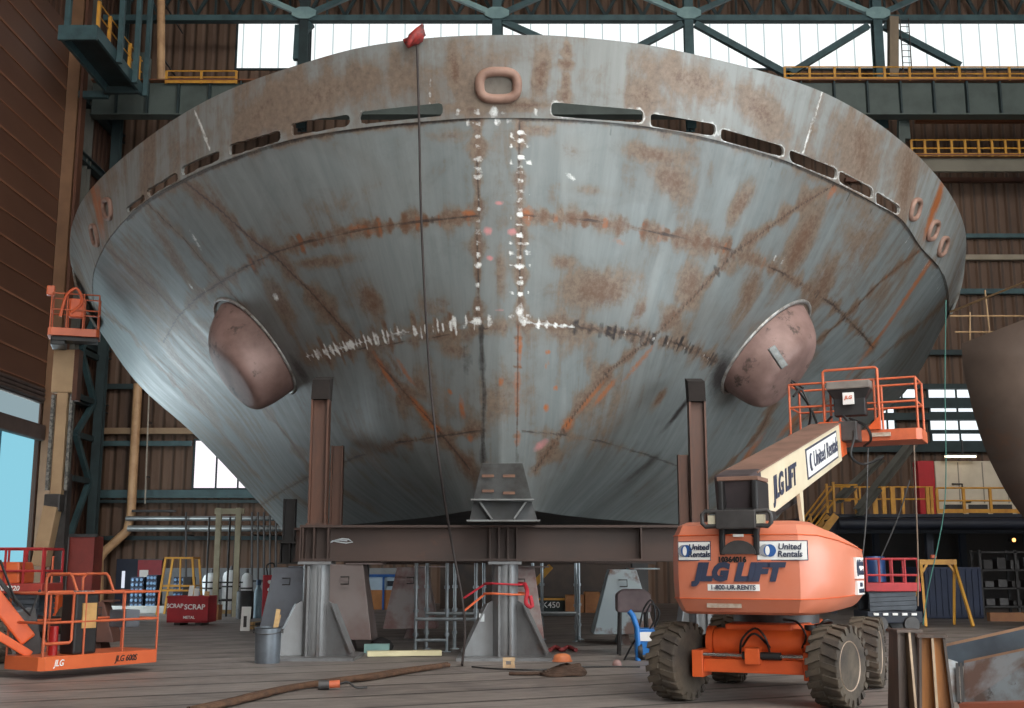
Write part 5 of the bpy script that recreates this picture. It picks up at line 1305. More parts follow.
# ------------------------------------------------------------------ left and centre: machines, stores and loose things
M_wood = mat('pale_wood', (196, 164, 116), (170, 136, 92), 3, stretch=(1, 1, 6)); M_wd2 = mat('orange_wood', (176, 116, 66), (146, 92, 54), 2)
s2_ = scissor('red and orange scissor lift at the left edge, behind the hovering orange platform', 14, 27.0, M_red, mat('faded_red_tray', (168, 62, 52), (140, 50, 46), 2), 1.75, W(10, 593, 27).z, W(10, 549, 27).z, 0, M_stk, M_dark)
xb_ = s2_.location.x
o = MB().loft([[Vector((x, y, z)) for x, y in ((-.35, -.55), (.32, -.55), (.32, .3), (-.35, .3))] for z in (W(10, 593, 27).z + .22, W(10, 570, 27).z)] + [[Vector((x, y, W(10, 562, 27).z)) for x, y in ((-.25, -.5), (.28, -.5), (.28, .25), (-.25, .25))]]).build('control_box', M_or, s2_, bevel=.04)
text('tray_lettering', 'SJIII 3220', .15, M_white, s2_, (.1, -.635, W(10, 593, 27).z + .11), (1, 0, 0), (0, 0, 1), .1, .003)
# upright boom lift with raised platform
YV = 29.5
xv = W(50, 400, YV).x
vl = thing('boom_lift', 'boom lift with upright tan boom lifting a small orange platform beside the brown door', 'boom lift', (xv, YV, 0))
def vz(py): return W(50, py, YV).z
MB().bx(-.55, .6, -.1, 1.5, .3, .95).build('chassis', M_ord, vl, bevel=.05)
for sx in (-1, 1):
    for sy in (.15, 1.25): MB().lathe([(.1, -.1), (.3, -.1), (.33, -.06), (.33, .06), (.3, .1), (.1, .1)], (sx * .66, sy, .33), (1, 0, 0), 20).build('wheel', M_tyre, vl, smooth=40)
M_tanb = mat('tan_boom_paint', (178, 150, 116), (156, 128, 98), 1)
MB().bx(-.02, .2, 1.05, 1.35, .95, vz(470)).build('counter_mast', M_gry, vl)
MB().beam((-.26, .8, vz(566)), (-.05, .8, vz(505)), .36, .4, (0, 1, 0)).build('lower_boom', M_tanb, vl, bevel=.03)
MB().bx(-.26, .16, .7, 1.1, vz(510), vz(492)).build('boom_knuckle', M_gry, vl, bevel=.04)
MB().bx(-.30, .26, .75, 1.05, vz(388), vz(344)).build('upper_boom', M_tanb, vl, bevel=.03)
MB().bx(-.14, .14, .78, 1.0, vz(494), vz(388)).build('mid_boom', M_tanb, vl, bevel=.02)
for x in (-.28, .2): MB().bx(x, x + .08, .78, .9, vz(488), vz(390)).build('cable_track', mat('track_grey', (130, 128, 122), (80, 80, 78), 12, .45, .55), vl)
MB().bx(.26, .38, .75, 1.05, vz(396), vz(344)).build('boom_side', M_rust, vl)
p3 = platform(vl, 'work_platform', 1.25, .75, M_or)
p3.location = (W(71, 340, YV).x - xv, .2, vz(337)); p3.rotation_euler = (0, 0, .3)
MB().bx(-.55, -.2, -.2, .6, -.22, .12).build('rotator', M_blk, p3, bevel=.03)
MB().bx(-.15, .2, -.3, -.08, .5, 1.0).build('control_console', M_ord, p3, bevel=.04)
MB().tube(catrom([(-.35, -.3, .5), (-.2, -.34, 1.1), (0, -.32, 1.25), (.15, -.3, .9), (-.1, -.32, .6)], 24), .04, 6).build('control_hose', M_ord, p3, smooth=50)
MB().bx(-.72, -.52, -.3, -.1, 1.05, 1.3).build('head_lamp', M_or, p3, bevel=.03)
MB().bx(-.5, .58, -.25, .25, -.1, -.0).build('under_frame', M_blk, p3)
# cabinets by the corner
YK = 36.0
ct = thing('tall_cabinet', 'tall dull red cabinet with a bright metal edge beside the corner columns', 'cabinet', (W(77, 600, YK).x, YK, 0))
MB().bx(-.35, .42, 0, .8, 0, W(77, 536, YK).z).build('cabinet_body', mat('dull_red_cabinet', (150, 62, 54), (120, 52, 46), 1.2), ct, bevel=.03)
MB().bx(-.56, -.35, -.05, .1, 0, W(77, 537, YK).z).build('metal_edge', M_sil, ct); MB().bx(-.6, .5, -.06, .1, W(77, 537, YK).z, W(77, 534, YK).z).build('top_bar', M_gry, ct)
tag(MB().bx(W(49, 600, 37).x, W(60, 600, 37).x, 37, 37.7, 0, W(50, 556, 37).z).build('orange_cabinet', M_ord, bevel=.03), 'low orange cabinet squeezed left of the tall dull red cabinet', 'cabinet')
stand('small dark brown tapered plate stand behind the hovering orange platform', 103, 8, 36, 600, 655, 23.0, mat('stand_brown', (88, 56, 46), (70, 46, 40), 1.5), 0, .6)
# white kerb, racks of dark blue drums, yellow cage
tag(MB().bx(W(104, 612, 43).x, W(166, 612, 43).x, 42.8, 43.2, 0, .26).build('concrete_kerb', mat('kerb_white', (186, 186, 182), (150, 150, 148), 1.5), bevel=.03), 'low white concrete kerb in front of the dark blue gas racks', 'kerb')
M_nv = mat('navy_rack', (22, 34, 58), (18, 26, 46), 2); M_gl = mat('bottle_end', (120, 150, 180), (60, 90, 130), 6, rough=.3)
for i, (pa, pb_, yy, lab) in enumerate(((129, 142, 577, 'left dark blue rack of round drum ends, beside the dark blue door'), (145, 155, 575, 'middle dark blue rack of round drum ends under the red notice board'), (172, 184, 577, 'dark blue rack of round drum ends seen through the yellow cage'))):
    xa_, xb__ = W(pa, 600, 45).x, W(pb_, 600, 45).x; zt_ = W(pa, yy, 45).z
    rk = thing('drum_rack', lab, 'rack', ((xa_ + xb__) / 2, 45, 0), 0, 'dark blue drum racks'); hw_ = (xb__ - xa_) / 2
    MB().bx(-hw_, hw_, .1, .9, .12, zt_).build('rack_body', M_nv, rk); MB().bx(-hw_, hw_, 0, .95, 0, .12).build('pallet', M_wood, rk)
    for r in range(6):
        for c in range(3):
            x = -hw_ + (c + .5) * 2 * hw_ / 3; z = .12 + (r + .5) * (zt_ - .12) / 6
            MB().cyl((x, .02, z), (x, .12, z), .055, n=8).build('drum_end', M_gl, rk)
nb_ = thing('notice_board', 'dull red notice board with a white paper on the back wall above the drum racks', 'board', W(150, 570, 54.6))
MB().bx(-.55, .55, -.06, .0, -.45, .45).build('board_panel', mat('board_red', (142, 44, 50), (120, 38, 44), 2), nb_); MB().bx(-.45, -.05, -.09, -.06, -.4, .0).build('paper', M_white, nb_); MB().bx(-.58, .58, -.07, .3, .45, .5).build('board_frame', M_gry, nb_)
YQ = 41.5
yc = thing('safety_cage', 'yellow tapered steel safety cage standing behind the red scrap bin', 'cage', (W(177, 600, YQ).x, YQ, 0)); hC = W(177, 557, YQ).z
for sx in (-1, 1):
    for y in (0, .9): MB().beam((sx * .68, y, 0), (sx * .46, y, hC), .07, .07).build('cage_post', M_yel, yc)
for z, xx in ((hC - .03, .46), (hC * .42, .6), (hC * .5, .58)):
    for y in (0, .9): MB().beam((-xx, y, z), (xx, y, z), .06, .06).build('cage_rail', M_yel, yc)
    for s in (-1, 1): MB().beam((s * xx, 0, z), (s * xx, .9, z), .06, .06).build('cage_rail', M_yel, yc)
MB().beam((.08, 0, hC * .42), (.05, 0, hC), .05, .05).build('cage_post', M_yel, yc)
tag(MB().loft([[Vector((yc.location.x + x, YQ + y, z)) for x, y in ((.1, .2), (.45, .2), (.45, .7), (.1, .7))] for z in (0.01, 1.3)]).build('dark_trolley', M_dark, bevel=.05), 'dark upright machine standing inside the yellow safety cage', 'machine')
# scrap bin
YSb = 34.0; xs_ = W(188, 600, YSb).x
sbn = thing('scrap_bin', 'red steel scrap bin lettered in white', 'bin', (xs_, YSb, 0), .0); hS = W(188, 596, YSb).z; hwS = 20 / F * YSb
M_sr = mat('scrap_bin_red', (160, 36, 44), (134, 30, 38), 2, rough=.5)
bn = MB(); o_ = [Vector((x, y, 0)) for x, y in ((-hwS, 0), (hwS, 0), (hwS, 1.0), (-hwS, 1.0))]
w_ = .04
bn.bx(-hwS, hwS, 0, w_, .1, hS).bx(-hwS, hwS, 1 - w_, 1, .1, hS).bx(-hwS, -hwS + w_, w_, 1 - w_, .1, hS).bx(hwS - w_, hwS, w_, 1 - w_, .1, hS).bx(-hwS, hwS, 0, 1, .08, .12)
bn.build('bin_body', M_sr, sbn); MB().bx(-hwS - .02, hwS + .02, -.03, .05, hS - .06, hS).build('bin_rim', M_sr, sbn)
for s in (-1, 1): MB().bx(s * .3 - .08, s * .3 + .08, 0.05, .95, 0, .08).build('fork_pocket', M_dark, sbn)
text('bin_lettering', 'SCRAP', .2, M_white, sbn, (.2, -.008, hS * .62), (1, 0, 0), (0, 0, 1), 0, .004); text('bin_lettering', 'METAL', .11, M_white, sbn, (.05, -.008, hS * .27), (1, 0, 0), (0, 0, 1), 0, .002)
text('bin_lettering', 'SCRAP', .16, M_white, sbn, (-.36, -.008, hS * .66), (1, 0, 0), (0, 0, 1), 0, .004)
for i, (x, m) in enumerate(((-.1, M_white), (.05, M_white), (.35, M_wood))):
    tag(MB().beam((xs_ + x, YSb + .3 + .1 * i, .16), (xs_ + x + .06, YSb + .5, hS + .28 - .08 * i), .14, .03).build('scrap_offcut', m), ('white offcut standing in the scrap bin, left one', 'white offcut standing in the scrap bin, taller right one', 'pale wood offcut in the right of the scrap bin')[i], 'scrap')
# white wrapped gas bundles, timber goalpost frame, boxes, cylinders
M_wt = mat('white_wrap', (236, 238, 238), (214, 216, 218), 2)
for i, (px, yy, ww) in enumerate(((211, 573, 18), (230.5, 570, 17), (246, 573, 11))):
    x = W(px, 600, 43).x; z = W(px, yy, 43).z; r = ww / 2 / F * 43
    t = thing('white_tank', ('white upright tank behind the pale goalpost frame, left one', 'tallest white upright tank, framed by the pale goalpost', 'narrow white upright tank right of the goalpost frame')[i], 'tank', (x, 43, 0), 0, 'white tanks by the back wall')
    MB().lathe([(.02, .12), (r, .14), (r, z - .25), (r * .85, z - .1), (r * .4, z), (.02, z)], (0, 0, 0), (0, 0, 1), 20).build('tank_body', M_wt, t, smooth=40)
    MB().bx(-r, r, -r, r, 0, .12).build('pallet', M_wood, t)
    for k in range(2): MB().lathe([(r + .015, z * (.3 + .3 * k)), (r + .015, z * (.3 + .3 * k) + .06)], (0, 0, 0), (0, 0, 1), 20).build('band', M_gry, t)
    MB().cyl((0, 0, z), (0, 0, z + .15), .06, n=8).build('valve', M_gry, t)
YF2 = 40.0
gp = thing('goalpost_frame', 'pale wooden goalpost frame with thin dark rods, standing by the white tanks', 'frame', (W(226, 600, YF2).x, YF2, 0)); hG = W(226, 508, YF2).z
for px in (217, 237): x = W(px, 560, YF2).x - gp.location.x; MB().bx(x - .09, x + .09, -.07, .07, 0, hG).build('upright', mat('pale_post', (176, 168, 142), (150, 140, 116), 2), gp)
MB().bx(-.5, .5, -.06, .06, hG - .2, hG - .02).build('crossbar', mat('pale_post', (176, 168, 142)), gp)
for px in (206, 227, 233): x = W(px, 560, YF2).x - gp.location.x; MB().cyl((x, .2, 0), (x, .2, hG * .92), .035, n=6).build('dark_rod', M_dark, gp)
for z in (.5, 1.1): MB().bx(-.85, .5, .14, .18, z, z + .05).build('dark_rail', M_dark, gp)
def simplebox(name, px0, px1, py0, Y, d, m, label, cat, bev=.02):
    o = MB().bx(W(px0, 600, Y).x, W(px1, 600, Y).x, Y, Y + d, 0, W((px0 + px1) / 2, py0, Y).z).build(name, m, bevel=bev); return tag(o, label, cat)
simplebox('cardboard_box', 206, 219, 605, 37.5, .5, mat('cardboard', (176, 124, 84), (150, 104, 70), 3), 'brown cardboard box on the floor between the scrap bin and the white tanks', 'box')
wb = thing('white_board', 'small white numbered board leaning upright beside the bucket and timber', 'board', (W(246, 600, 31).x, 31, 0)); wb['label'] = 'small white board standing on the floor left of the pile of timber offcuts'
MB().beam((0, 0, 0), (0, .12, W(246, 607, 31).z), .24, .05, (0, 1, 0)).build('board_panel', M_white, wb); MB().bx(-.04, .04, -.02, .0, .1, .38).build('board_mark', M_gry, wb)
for i in range(7):
    x = W(258, 600, 32).x + (i % 4) * .19 - .3; tag(MB().beam((x, 31.6 + .1 * (i % 3), .05 + .1 * (i // 4)), (x + .3, 32.6, .05 + .1 * (i // 4)), .1, .08).build('timber_offcut', M_wood if i % 2 else M_gry), 'timber offcut in the low heap beside the white board', 'timber', 'timber offcuts heap')
dr = MB().lathe([(.02, 0), (.27, 0), (.28, .3), (.27, .31), (.28, .32), (.27, .85), (.24, .88), (.02, .88)], (W(245, 600, 38.5).x, 38.5, 0), (0, 0, 1), 20).build('dark_drum', M_dark, smooth=40); tag(dr, 'dark steel drum standing in front of the narrow white tank', 'drum')
gc = thing('gas_cylinder', 'grey blue gas cylinder standing left of the red cabinet', 'gas cylinder', (W(258, 600, 39).x, 39, 0)); zg = W(258, 584, 39).z
MB().lathe([(.02, 0), (.13, 0), (.13, zg - .25), (.06, zg - .08), (.05, zg)], (0, 0, 0), (0, 0, 1), 16).build('cylinder_body', mat('cyl_blue', (110, 130, 140), (84, 104, 116), 2), gc, smooth=40); MB().cyl((0, 0, zg - .04), (0, 0, zg + .14), .08, n=10).build('valve_cap', mat('cap_blue', (40, 70, 100)), gc)
rc = thing('red_cabinet', 'red metal cabinet with gauges left of the bluish plate stand', 'cabinet', (W(269, 600, 39.5).x, 39.5, 0))
MB().bx(-.23, .23, 0, .4, 0, W(269, 575, 39.5).z).build('cabinet_body', mat('cab_red', (170, 38, 48), (140, 32, 42), 2), rc, bevel=.02)
for z in (.9, 1.15): MB().cyl((0, -.04, z), (0, 0, z), .06, n=12).build('gauge', M_white, rc)
MB().tube(catrom([(-.1, .1, 1.36), (-.1, 0, 1.7), (.1, 0, 1.75), (.15, .1, 1.36)], 16), .025, 6).build('hose', M_blk, rc)
# bucket with sticks
bx0 = G(264.5, 664); bk = thing('steel_bucket', 'grey steel bucket on the floor beside the left pedestal', 'bucket', (bx0.x, bx0.y + .22, 0))
hB = .60; rB = .225
M_bk = mat('galvanised_bucket', (112, 120, 128), (90, 96, 104), 2.5, rough=.4, metal=.5)
MB().lathe([(.01, .0), (rB * .93, 0), (rB * .94, .03), (rB, hB - .02), (rB + .02, hB), (rB - .005, hB), (rB * .9, .04), (.01, .03)], (0, 0, 0), (0, 0, 1), 32).build('bucket_wall', M_bk, bk, smooth=40)
for s in (-1, 1): MB().bx(s * (rB + .012) - .02, s * (rB + .012) + .02, -.03, .03, hB - .1, hB - .03).build('handle_ear', M_gry, bk)
MB().tube([(rB * math.cos(t) * 1.08, -.05 - .0 * t, hB - .06 - .16 * math.sin(t)) if False else ((rB + .02) * math.cos(t), -(rB + .02) * math.sin(t), hB - .06 - .05 * math.sin(t)) for t in (math.pi * j / 16 for j in range(17))], .008, 6).build('bail_handle', M_gry, bk)
for i, (dx, dz, w__) in enumerate(((.06, .30, .07), (.05, .2, .05))):
    p = bk.location; tag(MB().beam((p.x + dx - .02, p.y + .07 * i, .06), (p.x + dx + .10 + .03 * i, p.y + .02 + .07 * i, hB + dz), w__, .025).build('wooden_stick', M_wood), ('longer pale wooden slat standing in the grey bucket', 'shorter wooden slat standing in the grey bucket')[i], 'stick')
# boards and loose things on the floor
g1_, g2_ = G(367, 657), G(441, 656)
tag(MB().beam(g1_ + Vector((0, 0, .06)), g2_ + Vector((0, 0, .06)), .22, .09).build('pale_board', mat('board_yellow', (206, 198, 160), (184, 176, 140), 2)), 'long pale yellow board lying on the floor right of the left pedestal', 'board')
g1_, g2_ = G(363, 654), G(388, 654)
tag(MB().beam(g1_ + Vector((0, .22, .09)), g2_ + Vector((0, .22, .09)), .16, .17).build('teal_block', mat('block_teal', (150, 190, 184), (124, 160, 156), 2)), 'short pale teal block lying behind the pale yellow board', 'block')
p = G(381, 651); tag(MB().lathe([(.02, 0), (.22, .02), (.25, .1), (.18, .2), (.05, .26), (.02, .27)], p, (0, 0, 1), 14).build('dark_sack', M_dark, smooth=60), 'small dark sack behind the pale teal block', 'sack')
# dragged cable bundle
cp = [G(x, y) + Vector((0, 0, .045)) for x, y in ((190, 716), (225, 707), (262, 698), (300, 690), (335, 685), (372, 680), (410, 673), (432, 670), (446, 668))]
cb_ = thing('cable_bundle', 'brown cable bundle snaking over the floor from the lower left to the central pedestal', 'cable')
M_cb = mat('brown_cable', (92, 66, 48), (64, 46, 36), 6, rough=.8)
for k in range(4):
    off = [Vector((.05 * math.sin(i * 1.3 + k * 1.7), .06 * (k - 1.5) + .02 * math.sin(i * 2.1 + k), .012 * (k % 2))) for i in range(len(cp))]
    MB().tube(catrom([tuple(a + b) for a, b in zip(cp, off)], 90), .035, 6).build('cable_strand', M_cb, cb_, smooth=60)
p = G(331, 684); cn = thing('hose_coupling', 'orange and grey hose coupling on the brown cable bundle', 'coupling', (p.x + .1, p.y - .85, 0.0))
MB().cyl((-.14, 0, .07), (.0, .02, .07), .065, n=12).build('coupling_body', M_gry, cn, smooth=40); MB().cyl((0, .02, .07), (.14, .04, .08), .05, n=12).build('coupling_collar', mat('coupling_orange', (190, 96, 62)), cn, smooth=40)
MB().tube(catrom([(.14, .04, .08), (.24, .06, .1), (.36, .04, .03), (.5, .08, .03)], 16), .014, 6).build('tail', M_hose, cn)
tag(MB().tube(catrom([tuple(G(x, y) + Vector((0, 0, .02))) for x, y in ((472, 668), (495, 670), (540, 671), (580, 668), (640, 668))], 50), .014, 6).build('thin_cable', M_hose), 'thin black cable lying along the floor in front of the central pedestal', 'cable')
# orange cap on a mound of rope
p = G(563, 677); mound = thing('rope_mound', 'low mound of brown rope and debris on the floor right of the central pedestal', 'rope pile', (p.x, p.y + .25, 0))
for k in range(7):
    r = .34 - .035 * k; pts = [((r + .03 * math.sin(5 * t + k)) * math.cos(t) + .02 * k, (r * .8 + .03 * math.cos(3 * t + k)) * math.sin(t), .025 + .02 * k + .01 * math.sin(4 * t + k)) for t in (2 * math.pi * j / 28 for j in range(28))]
    MB().tube(pts, .026, 6, True).build('rope_coil', mat('brown_rope', (84, 64, 52), (60, 46, 38), 8, rough=.9), mound, smooth=60)
for k in range(3): MB().tube(catrom([(-.3, .05 * k, .03), (-.5, -.04 + .05 * k, .03), (-.66, .04 * k - .05, .03), (-.8, .02 + .04 * k, .025)], 18), .024, 6).build('rope_tail', mat('brown_rope', (84, 64, 52)), mound)
cap = thing('orange_dome', 'orange plastic dome sitting on the mound of brown rope', 'dome', (p.x + .0, p.y + .25, .205))
MB().lathe([(.01, .12), (.07, .115), (.12, .09), (.14, .03), (.14, 0), (.11, 0)], (0, 0, 0), (0, 0, 1), 24).build('cap_dome', mat('cap_orange', (196, 116, 72), (170, 94, 56), 3), cap, smooth=50); MB().lathe([(.14, 0), (.155, .0), (.155, .02), (.14, .02)], (0, 0, 0), (0, 0, 1), 24).build('cap_rim', mat('cap_orange', (220, 120, 62)), cap)
p = G(509, 667); blk = thing('wood_block', 'small slotted wooden block at the foot of the central pedestal', 'block', (p.x, p.y - .12, 0)); M_wb = mat('block_wood', (196, 168, 132), (150, 120, 90), 4)
MB().bx(-.1, .1, -.06, .06, 0, .05).build('lower_slat', M_wb, blk); MB().bx(-.1, .1, -.06, .06, .11, .16).build('upper_slat', M_wb, blk); MB().bx(-.1, -.05, -.05, .05, .05, .11).build('spacer', M_wb, blk); MB().bx(.03, .09, -.05, .05, .05, .11).build('spacer', M_wb, blk)
p0 = [G(x, y) + Vector((0, 0, .04)) for x, y in ((550, 652), (556, 649), (562, 652), (568, 649), (576, 652))]
tag(MB().tube(catrom([tuple(q) for q in p0], 30), .04, 8).build('red_hose', mat('hose_red', (160, 60, 60), (130, 48, 50), 4), smooth=60), 'short crumpled red hose on the floor behind the rope mound', 'hose')
# straps round the central pedestal column
cxp, cyp = pc.location.x, YP
def strap(name, py, px_l, py_l, m, label, zc_):
    z = W(505, py, YP - .3).z; R_ = .36
    t = thing(name, label, 'strap', (cxp, cyp, z))
    ring_ = [(R_ * 1.06 * math.cos(t_), -.03 + R_ * 1.1 * math.sin(t_), .01 * math.sin(2 * t_)) for t_ in (2 * math.pi * j / 28 for j in range(28))]
    MB().tube(ring_, .02, 6, True).build('strap_loop', m, t)
    e = W(px_l, py_l, YP - .9) - t.location
    MB().beam((-R_, -.03, 0), e, .035, .02).build('strap_tail', m, t)
    return t
M_sr1 = mat('strap_red', (176, 36, 50), (150, 30, 42), 5); M_so = mat('strap_orange', (220, 110, 70), (200, 92, 56), 5)
ts = strap('red_strap', 584, 464, 598, M_sr1, 'red sling strap looped round the central pedestal column, tail to the left', 0)
MB().tube(catrom([(.36, -.2, 0), (.4, -.5, -.15), (.38, -.55, -.34), (.48, -.55, -.40), (.45, -.55, -.2)], 20), .038, 7).build('strap_bunch', M_sr1, ts)
strap('orange_strap', 594, 464, 611, M_so, 'orange sling strap looped just below the red one on the central pedestal', 0)

# hanging cable and red rag on the rim
rimp = hit(416, 44, BVB); rt = Vector((rimp.x, rimp.y - .12, W(416, 40, rimp.y).z))
cpts = [W(417, 46, rimp.y - .12), W(419, 120, rimp.y - .1), W(421, 210, rimp.y), W(425, 300, rimp.y + .1), W(431, 390, rimp.y + .3), W(440, 470, rimp.y + .4), W(452, 545, 20.6), W(462, 598, 20.5), G(466, 640) * 1.0]
cpts[-1] = W(465, 632, 20.5); e = G(462, 667); cpts.append(Vector((e.x, e.y, .03)))
tag(MB().tube(catrom([tuple(q) for q in cpts], 90), .022, 7).build('hanging_cable', mat('cable_dark', (44, 36, 34), rough=.7), smooth=60), 'long dark cable hanging from the bow rim down to the floor', 'cable')
rg = MB(); K = 22
rr_ = [[Vector((rt.x + (.13 + .05 * math.sin(3 * t + i)) * (1 + .2 * math.sin(i * 2.2)) * math.cos(t) * s_ + .05 * i - .12, rt.y - .02 + .07 * math.sin(t) * s_, rt.z - .16 + .07 * i + .05 * math.cos(2 * t + i))) for t in (2 * math.pi * j / K for j in range(K))] for i, s_ in enumerate((.4, 1, 1.15, .9, .55, .2))]
rg.loft(rr_); tag(rg.build('red_rag', mat('rag_red', (140, 34, 28), (70, 22, 22), 8, .4, .6), smooth=70), 'crumpled red rag tied over the bow rim at the top of the hanging cable', 'rag')

# scaffold frames under the hull
M_sc = mat('galvanised_tube', (146, 152, 156), (116, 122, 126), 3, rough=.4, metal=.6)
def scaffold(label, pxs, Y, ytop, ledgers):
    cx = sum(pxs) / len(pxs); t = thing('tube_scaffold', label, 'scaffold', (W(cx, 600, Y).x, Y, 0))
    xs = []
    for i, px in enumerate(pxs):
        x = W(px, 600, Y).x - t.location.x; dy = .8 * (i % 2); xs.append((x, dy))
        MB().cyl((x, dy, 0.0), (x, dy, W(px, ytop, Y).z), .035, n=8).build('standard', M_sc, t)
        MB().cyl((x, dy, 0), (x, dy, .02), .09, n=10).build('foot_plate', M_sc, t)
        for z in (.3, .75, 1.2): MB().cyl((x, dy, z), (x, dy, z + .06), .055, n=8).build('coupler', M_sc, t)
    for a, b, py in ledgers:
        z = W(512, py, Y).z; MB().cyl((xs[a][0], xs[a][1] - .05, z), (xs[b][0], xs[b][1] - .05, z), .035, n=8).build('ledger', M_sc, t)
    return t
scaffold('galvanised scaffold frame under the hull left of the central pedestal', (416, 424, 447, 453, 476, 483), 23.4, 563, ((0, 4, 619), (1, 5, 615), (0, 2, 640)))
scaffold('galvanised scaffold frame under the hull right of the central pedestal', (533, 543, 576, 581), 26.6, 563, ((0, 2, 613), (1, 3, 616)))
# far stores below the hull
cbn = thing('site_cabin', 'white and blue site cabin with a window, far behind between the left stands', 'cabin', (W(382, 600, 47).x, 47, 0)); zC = W(382, 577, 47).z
MB().bx(-.85, .85, 0, 2, 0, zC).build('cabin_body', mat('cabin_pale', (170, 186, 198), (150, 166, 180), 1), cbn); MB().bx(-.87, .87, -.03, 0, 0, .75).build('lower_panel', M_wd2, cbn)
MB().bx(.2, .6, -.05, 0, .9, zC - .15).build('window_frame', M_navyd, cbn); MB().bx(.27, .53, -.07, -.05, 1.0, zC - .25).build('window_pane', mat('dull_glass', (110, 120, 126), rough=.2), cbn)
for x in (-.85, 0.05): MB().bx(x - .04, x + .04, -.06, 0, 0, zC).build('blue_post', M_blue, cbn)
MB().bx(-.9, .9, -.06, 2, zC, zC + .1).build('cabin_roof', M_blue, cbn)
kb = thing('dark_container', 'dark green container with a white number and yellow edge under the hull', 'container', (W(543, 600, 44).x, 44, 0)); zK = W(543, 598, 44).z
MB().bx(-.95, .8, 0, 1.4, 0, zK).build('container_body', mat('dark_green', (34, 44, 42), (26, 34, 34), 2), kb, bevel=.02); MB().bx(-.95, .8, -.03, 0, zK - .08, zK).build('yellow_edge', M_yel, kb)
text('container_lettering', 'K450', .3, M_white, kb, (.3, -.012, zK * .5), (1, 0, 0), (0, 0, 1), 0, .003)
for i, (a, b, yt_, lab) in enumerate(((566, 584, 595, 'long orange wooden crate under the hull right of the dark container'), (585, 600, 592, 'taller orange wooden crate beside the pale blue patched stand'), (527, 548, 0, ''))[:2]):
    simplebox('wooden_crate', a, b, yt_, 43.5, .8, M_wd2, lab, 'crate')
yj = thing('jib_crane', 'small crane with a yellow slanting jib far under the hull', 'crane', (W(529, 600, 40).x, 40, 0)); MB().bx(-.3, .3, -.3, .5, 0, W(529, 590, 40).z).build('crane_base', M_dark, yj, bevel=.03); MB().beam(W(529, 590, 40) - yj.location, W(551, 566, 40) - yj.location, .14, .2).build('jib', M_yel, yj)
struct(MB().bx(W(440, 600, 48).x, W(640, 600, 48).x, 48, 48.2, 0, W(540, 556, 48).z).build('wall_partition', mat('dim_partition', (72, 58, 50), (50, 44, 42), .8, .4, .6)))
for i, yb in enumerate((YP + 9, YP + 11.5)):
    z = W(500, 563.5 + i, yb).z
    b_ = thing('support_beam', ('third brown beam in the row behind, seen as a thin line under the hull', 'rearmost brown beam under the hull')[i], 'beam', (0, yb, 0)); MB().ibeam((W(345, 560, yb).x, 0, z + .25), (W(655, 560, yb).x, 0, z + .25), .4, .5, .04).build('beam_section', M_beam, b_)
    for px in (360, 640): x = W(px, 600, yb).x; MB().bx(x - .2, x + .2, -.2, .2, 0, z).build('beam_leg', M_dark, b_)
# blue cart with hoses
yb = 21.2; bc_ = thing('blue_cart', 'blue welding cart with a white label and bent blue handle beside the front tyre', 'cart', (W(644, 650, yb).x, yb, 0)); M_bl = mat('cart_blue', (36, 112, 184), (28, 92, 158), 2, rough=.4)
def bp(px, py): q = W(px, py, yb); return Vector((q.x - bc_.location.x, 0, q.z))
z0_, z1_ = bp(644, 655).z, bp(644, 629).z
MB().bx(bp(637, 640).x, bp(663, 640).x, 0, .5, z0_, z1_).build('cart_body', M_bl, bc_, bevel=.02); MB().bx(bp(639, 640).x, bp(659, 640).x, -.012, 0, bp(0, 641).z, bp(0, 632).z).build('white_label', M_white, bc_)
MB().tube([bp(638, 661), bp(638, 645), bp(637, 628), bp(633, 616), bp(629, 611)], .05, 8).build('bent_handle', M_bl, bc_, smooth=50)
for px in (640, 660): MB().lathe([(.03, -.04), (.14, -.04), (.15, 0), (.14, .04), (.03, .04)], (bp(px, 650).x, .05, .15), (1, 0, 0), 18).build('wheel', M_blk, bc_, smooth=40)
MB().bx(bp(637, 640).x, bp(663, 640).x, 0, .5, .1, z0_).build('cart_frame', M_gry, bc_)
for pts in ([(640, 628), (645, 608), (652, 600), (656, 618), (650, 630)], [(636, 640), (630, 650), (624, 662)], [(655, 628), (660, 612), (652, 604), (646, 616)]): MB().tube(catrom([tuple(bp(*q) + Vector((0, .1, 0))) for q in pts], 24), .018, 6).build('hose', M_hose, bc_, smooth=60)
q = Vector((W(622, 640, 22.6).x, 22.6, 0)); sd = thing('stool', 'grey brown padded stool with thin legs in front of the pale blue stand', 'stool', q)
zs_ = W(636, 600, 22.6).z
MB().loft([[Vector((x * .32 + .22, y * .24, z)) for x, y in ((-1, -1), (1, -1), (1, 1), (-1, 1))] for z in (W(636, 612, 22.6).z, W(636, 594, 22.6).z)] + [[Vector((x * .2 + .22, y * .2, W(636, 589, 22.6).z)) for x, y in ((-1, -1), (1, -1), (1, 1), (-1, 1))]]).build('padded_seat', mat('pad_brown', (120, 104, 106), (100, 86, 88), 3), sd, bevel=.05)
for x in (-.06, .48): 
    for y in (-.18, .18): MB().cyl((x, y, 0), (x * .9 + .02, y, W(636, 611, 22.6).z), .025, n=6).build('leg', M_dark, sd)
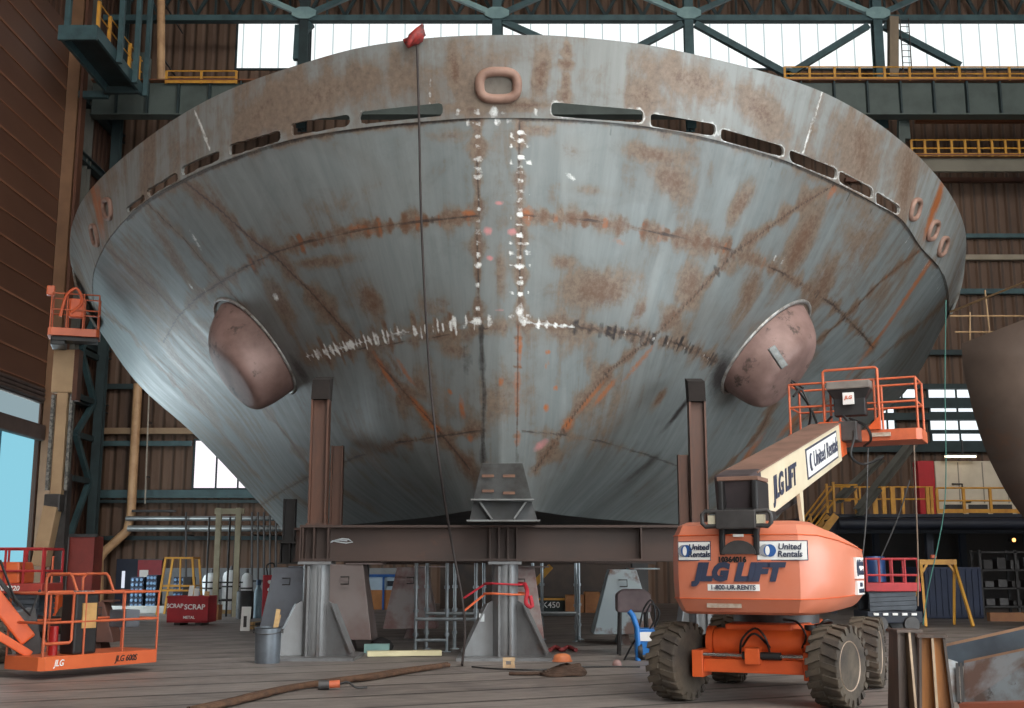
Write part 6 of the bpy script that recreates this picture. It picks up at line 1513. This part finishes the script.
p = G(617, 667); tag(MB().lathe([(.02, 0), (.07, .0), (.08, .04), (.06, .1), (.02, .12)], p, (0, 0, 1), 12).build('hose_end', mat('pinkish', (150, 120, 116)), smooth=50), 'small pale hose end lying on the floor left of the front tyre', 'hose end')
# ropes and cables hanging at the right
def rope(pts, r, m, label, Y): return tag(MB().tube(catrom([tuple(W(x, y, Y)) for x, y in pts], 30), r, 6).build('hanging_rope', m), label, 'rope')
rope([(868, 448), (866, 520), (862, 562)], .02, M_gry, 'thin dark wire hanging below the raised platform, behind the orange hood', 30)
rope([(914, 445), (916, 500), (918, 560), (918, 606)], .014, mat('rope_brown', (120, 100, 84)), 'brown rope hanging from the raised platform down to the trestle legs', 22)
rope([(946, 300), (945, 380), (945, 500), (938, 545), (928, 590), (923, 625)], .012, mat('rope_teal', (46, 100, 90)), 'thin green rope hanging beside the white cabin to the floor', 24)
rope([(910, 480), (897, 520), (880, 560)], .018, M_gry, 'short grey wire slanting down to the red scissor lift', 30)

# ------------------------------------------------------------------ light
wd = bpy.data.worlds.new('daylight'); SC.world = wd; wd.use_nodes = True
bg = wd.node_tree.nodes['Background']; bg.inputs[0].default_value = (.96, .99, .98, 1); bg.inputs[1].default_value = 4.6
def area(name, loc, tgt, sx, sy, p, c):
    l = bpy.data.lights.new(name, 'AREA'); l.shape = 'RECTANGLE'; l.size = sx; l.size_y = sy; l.energy = p; l.color = c
    o = bpy.data.objects.new(name, l); COL.objects.link(o); o.location = loc
    o.rotation_euler = (Vector(tgt) - Vector(loc)).to_track_quat('-Z', 'Y').to_euler()
    return o
area('added_key_right', (14, 2, 29), (4, 24, 6), 18, 12, 9000, (1, .96, .91))  # unseen lamp added high up to brighten the upper right hull
area('added_fill_left', (-8, 2, 29), (-4, 24, 6), 14, 10, 1500, (1, .95, .88))  # unseen weaker lamp added under the roof for the left side
area('door_daylight', (XL + .4, 33, 2.6), (-5, 26, 4), 12, 4.5, 480, (.84, .95, 1))
area('door_daylight_far', (XL + .4, 42, 3), (-4, 47, 0), 9, 5, 1300, (.84, .95, 1))
area('added_side_fill', (XR + .5, 8.5, 4.5), (6, 20, 4), 15, 8, 2400, (.78, .92, 1))  # unseen lamp added to light the lower right hull
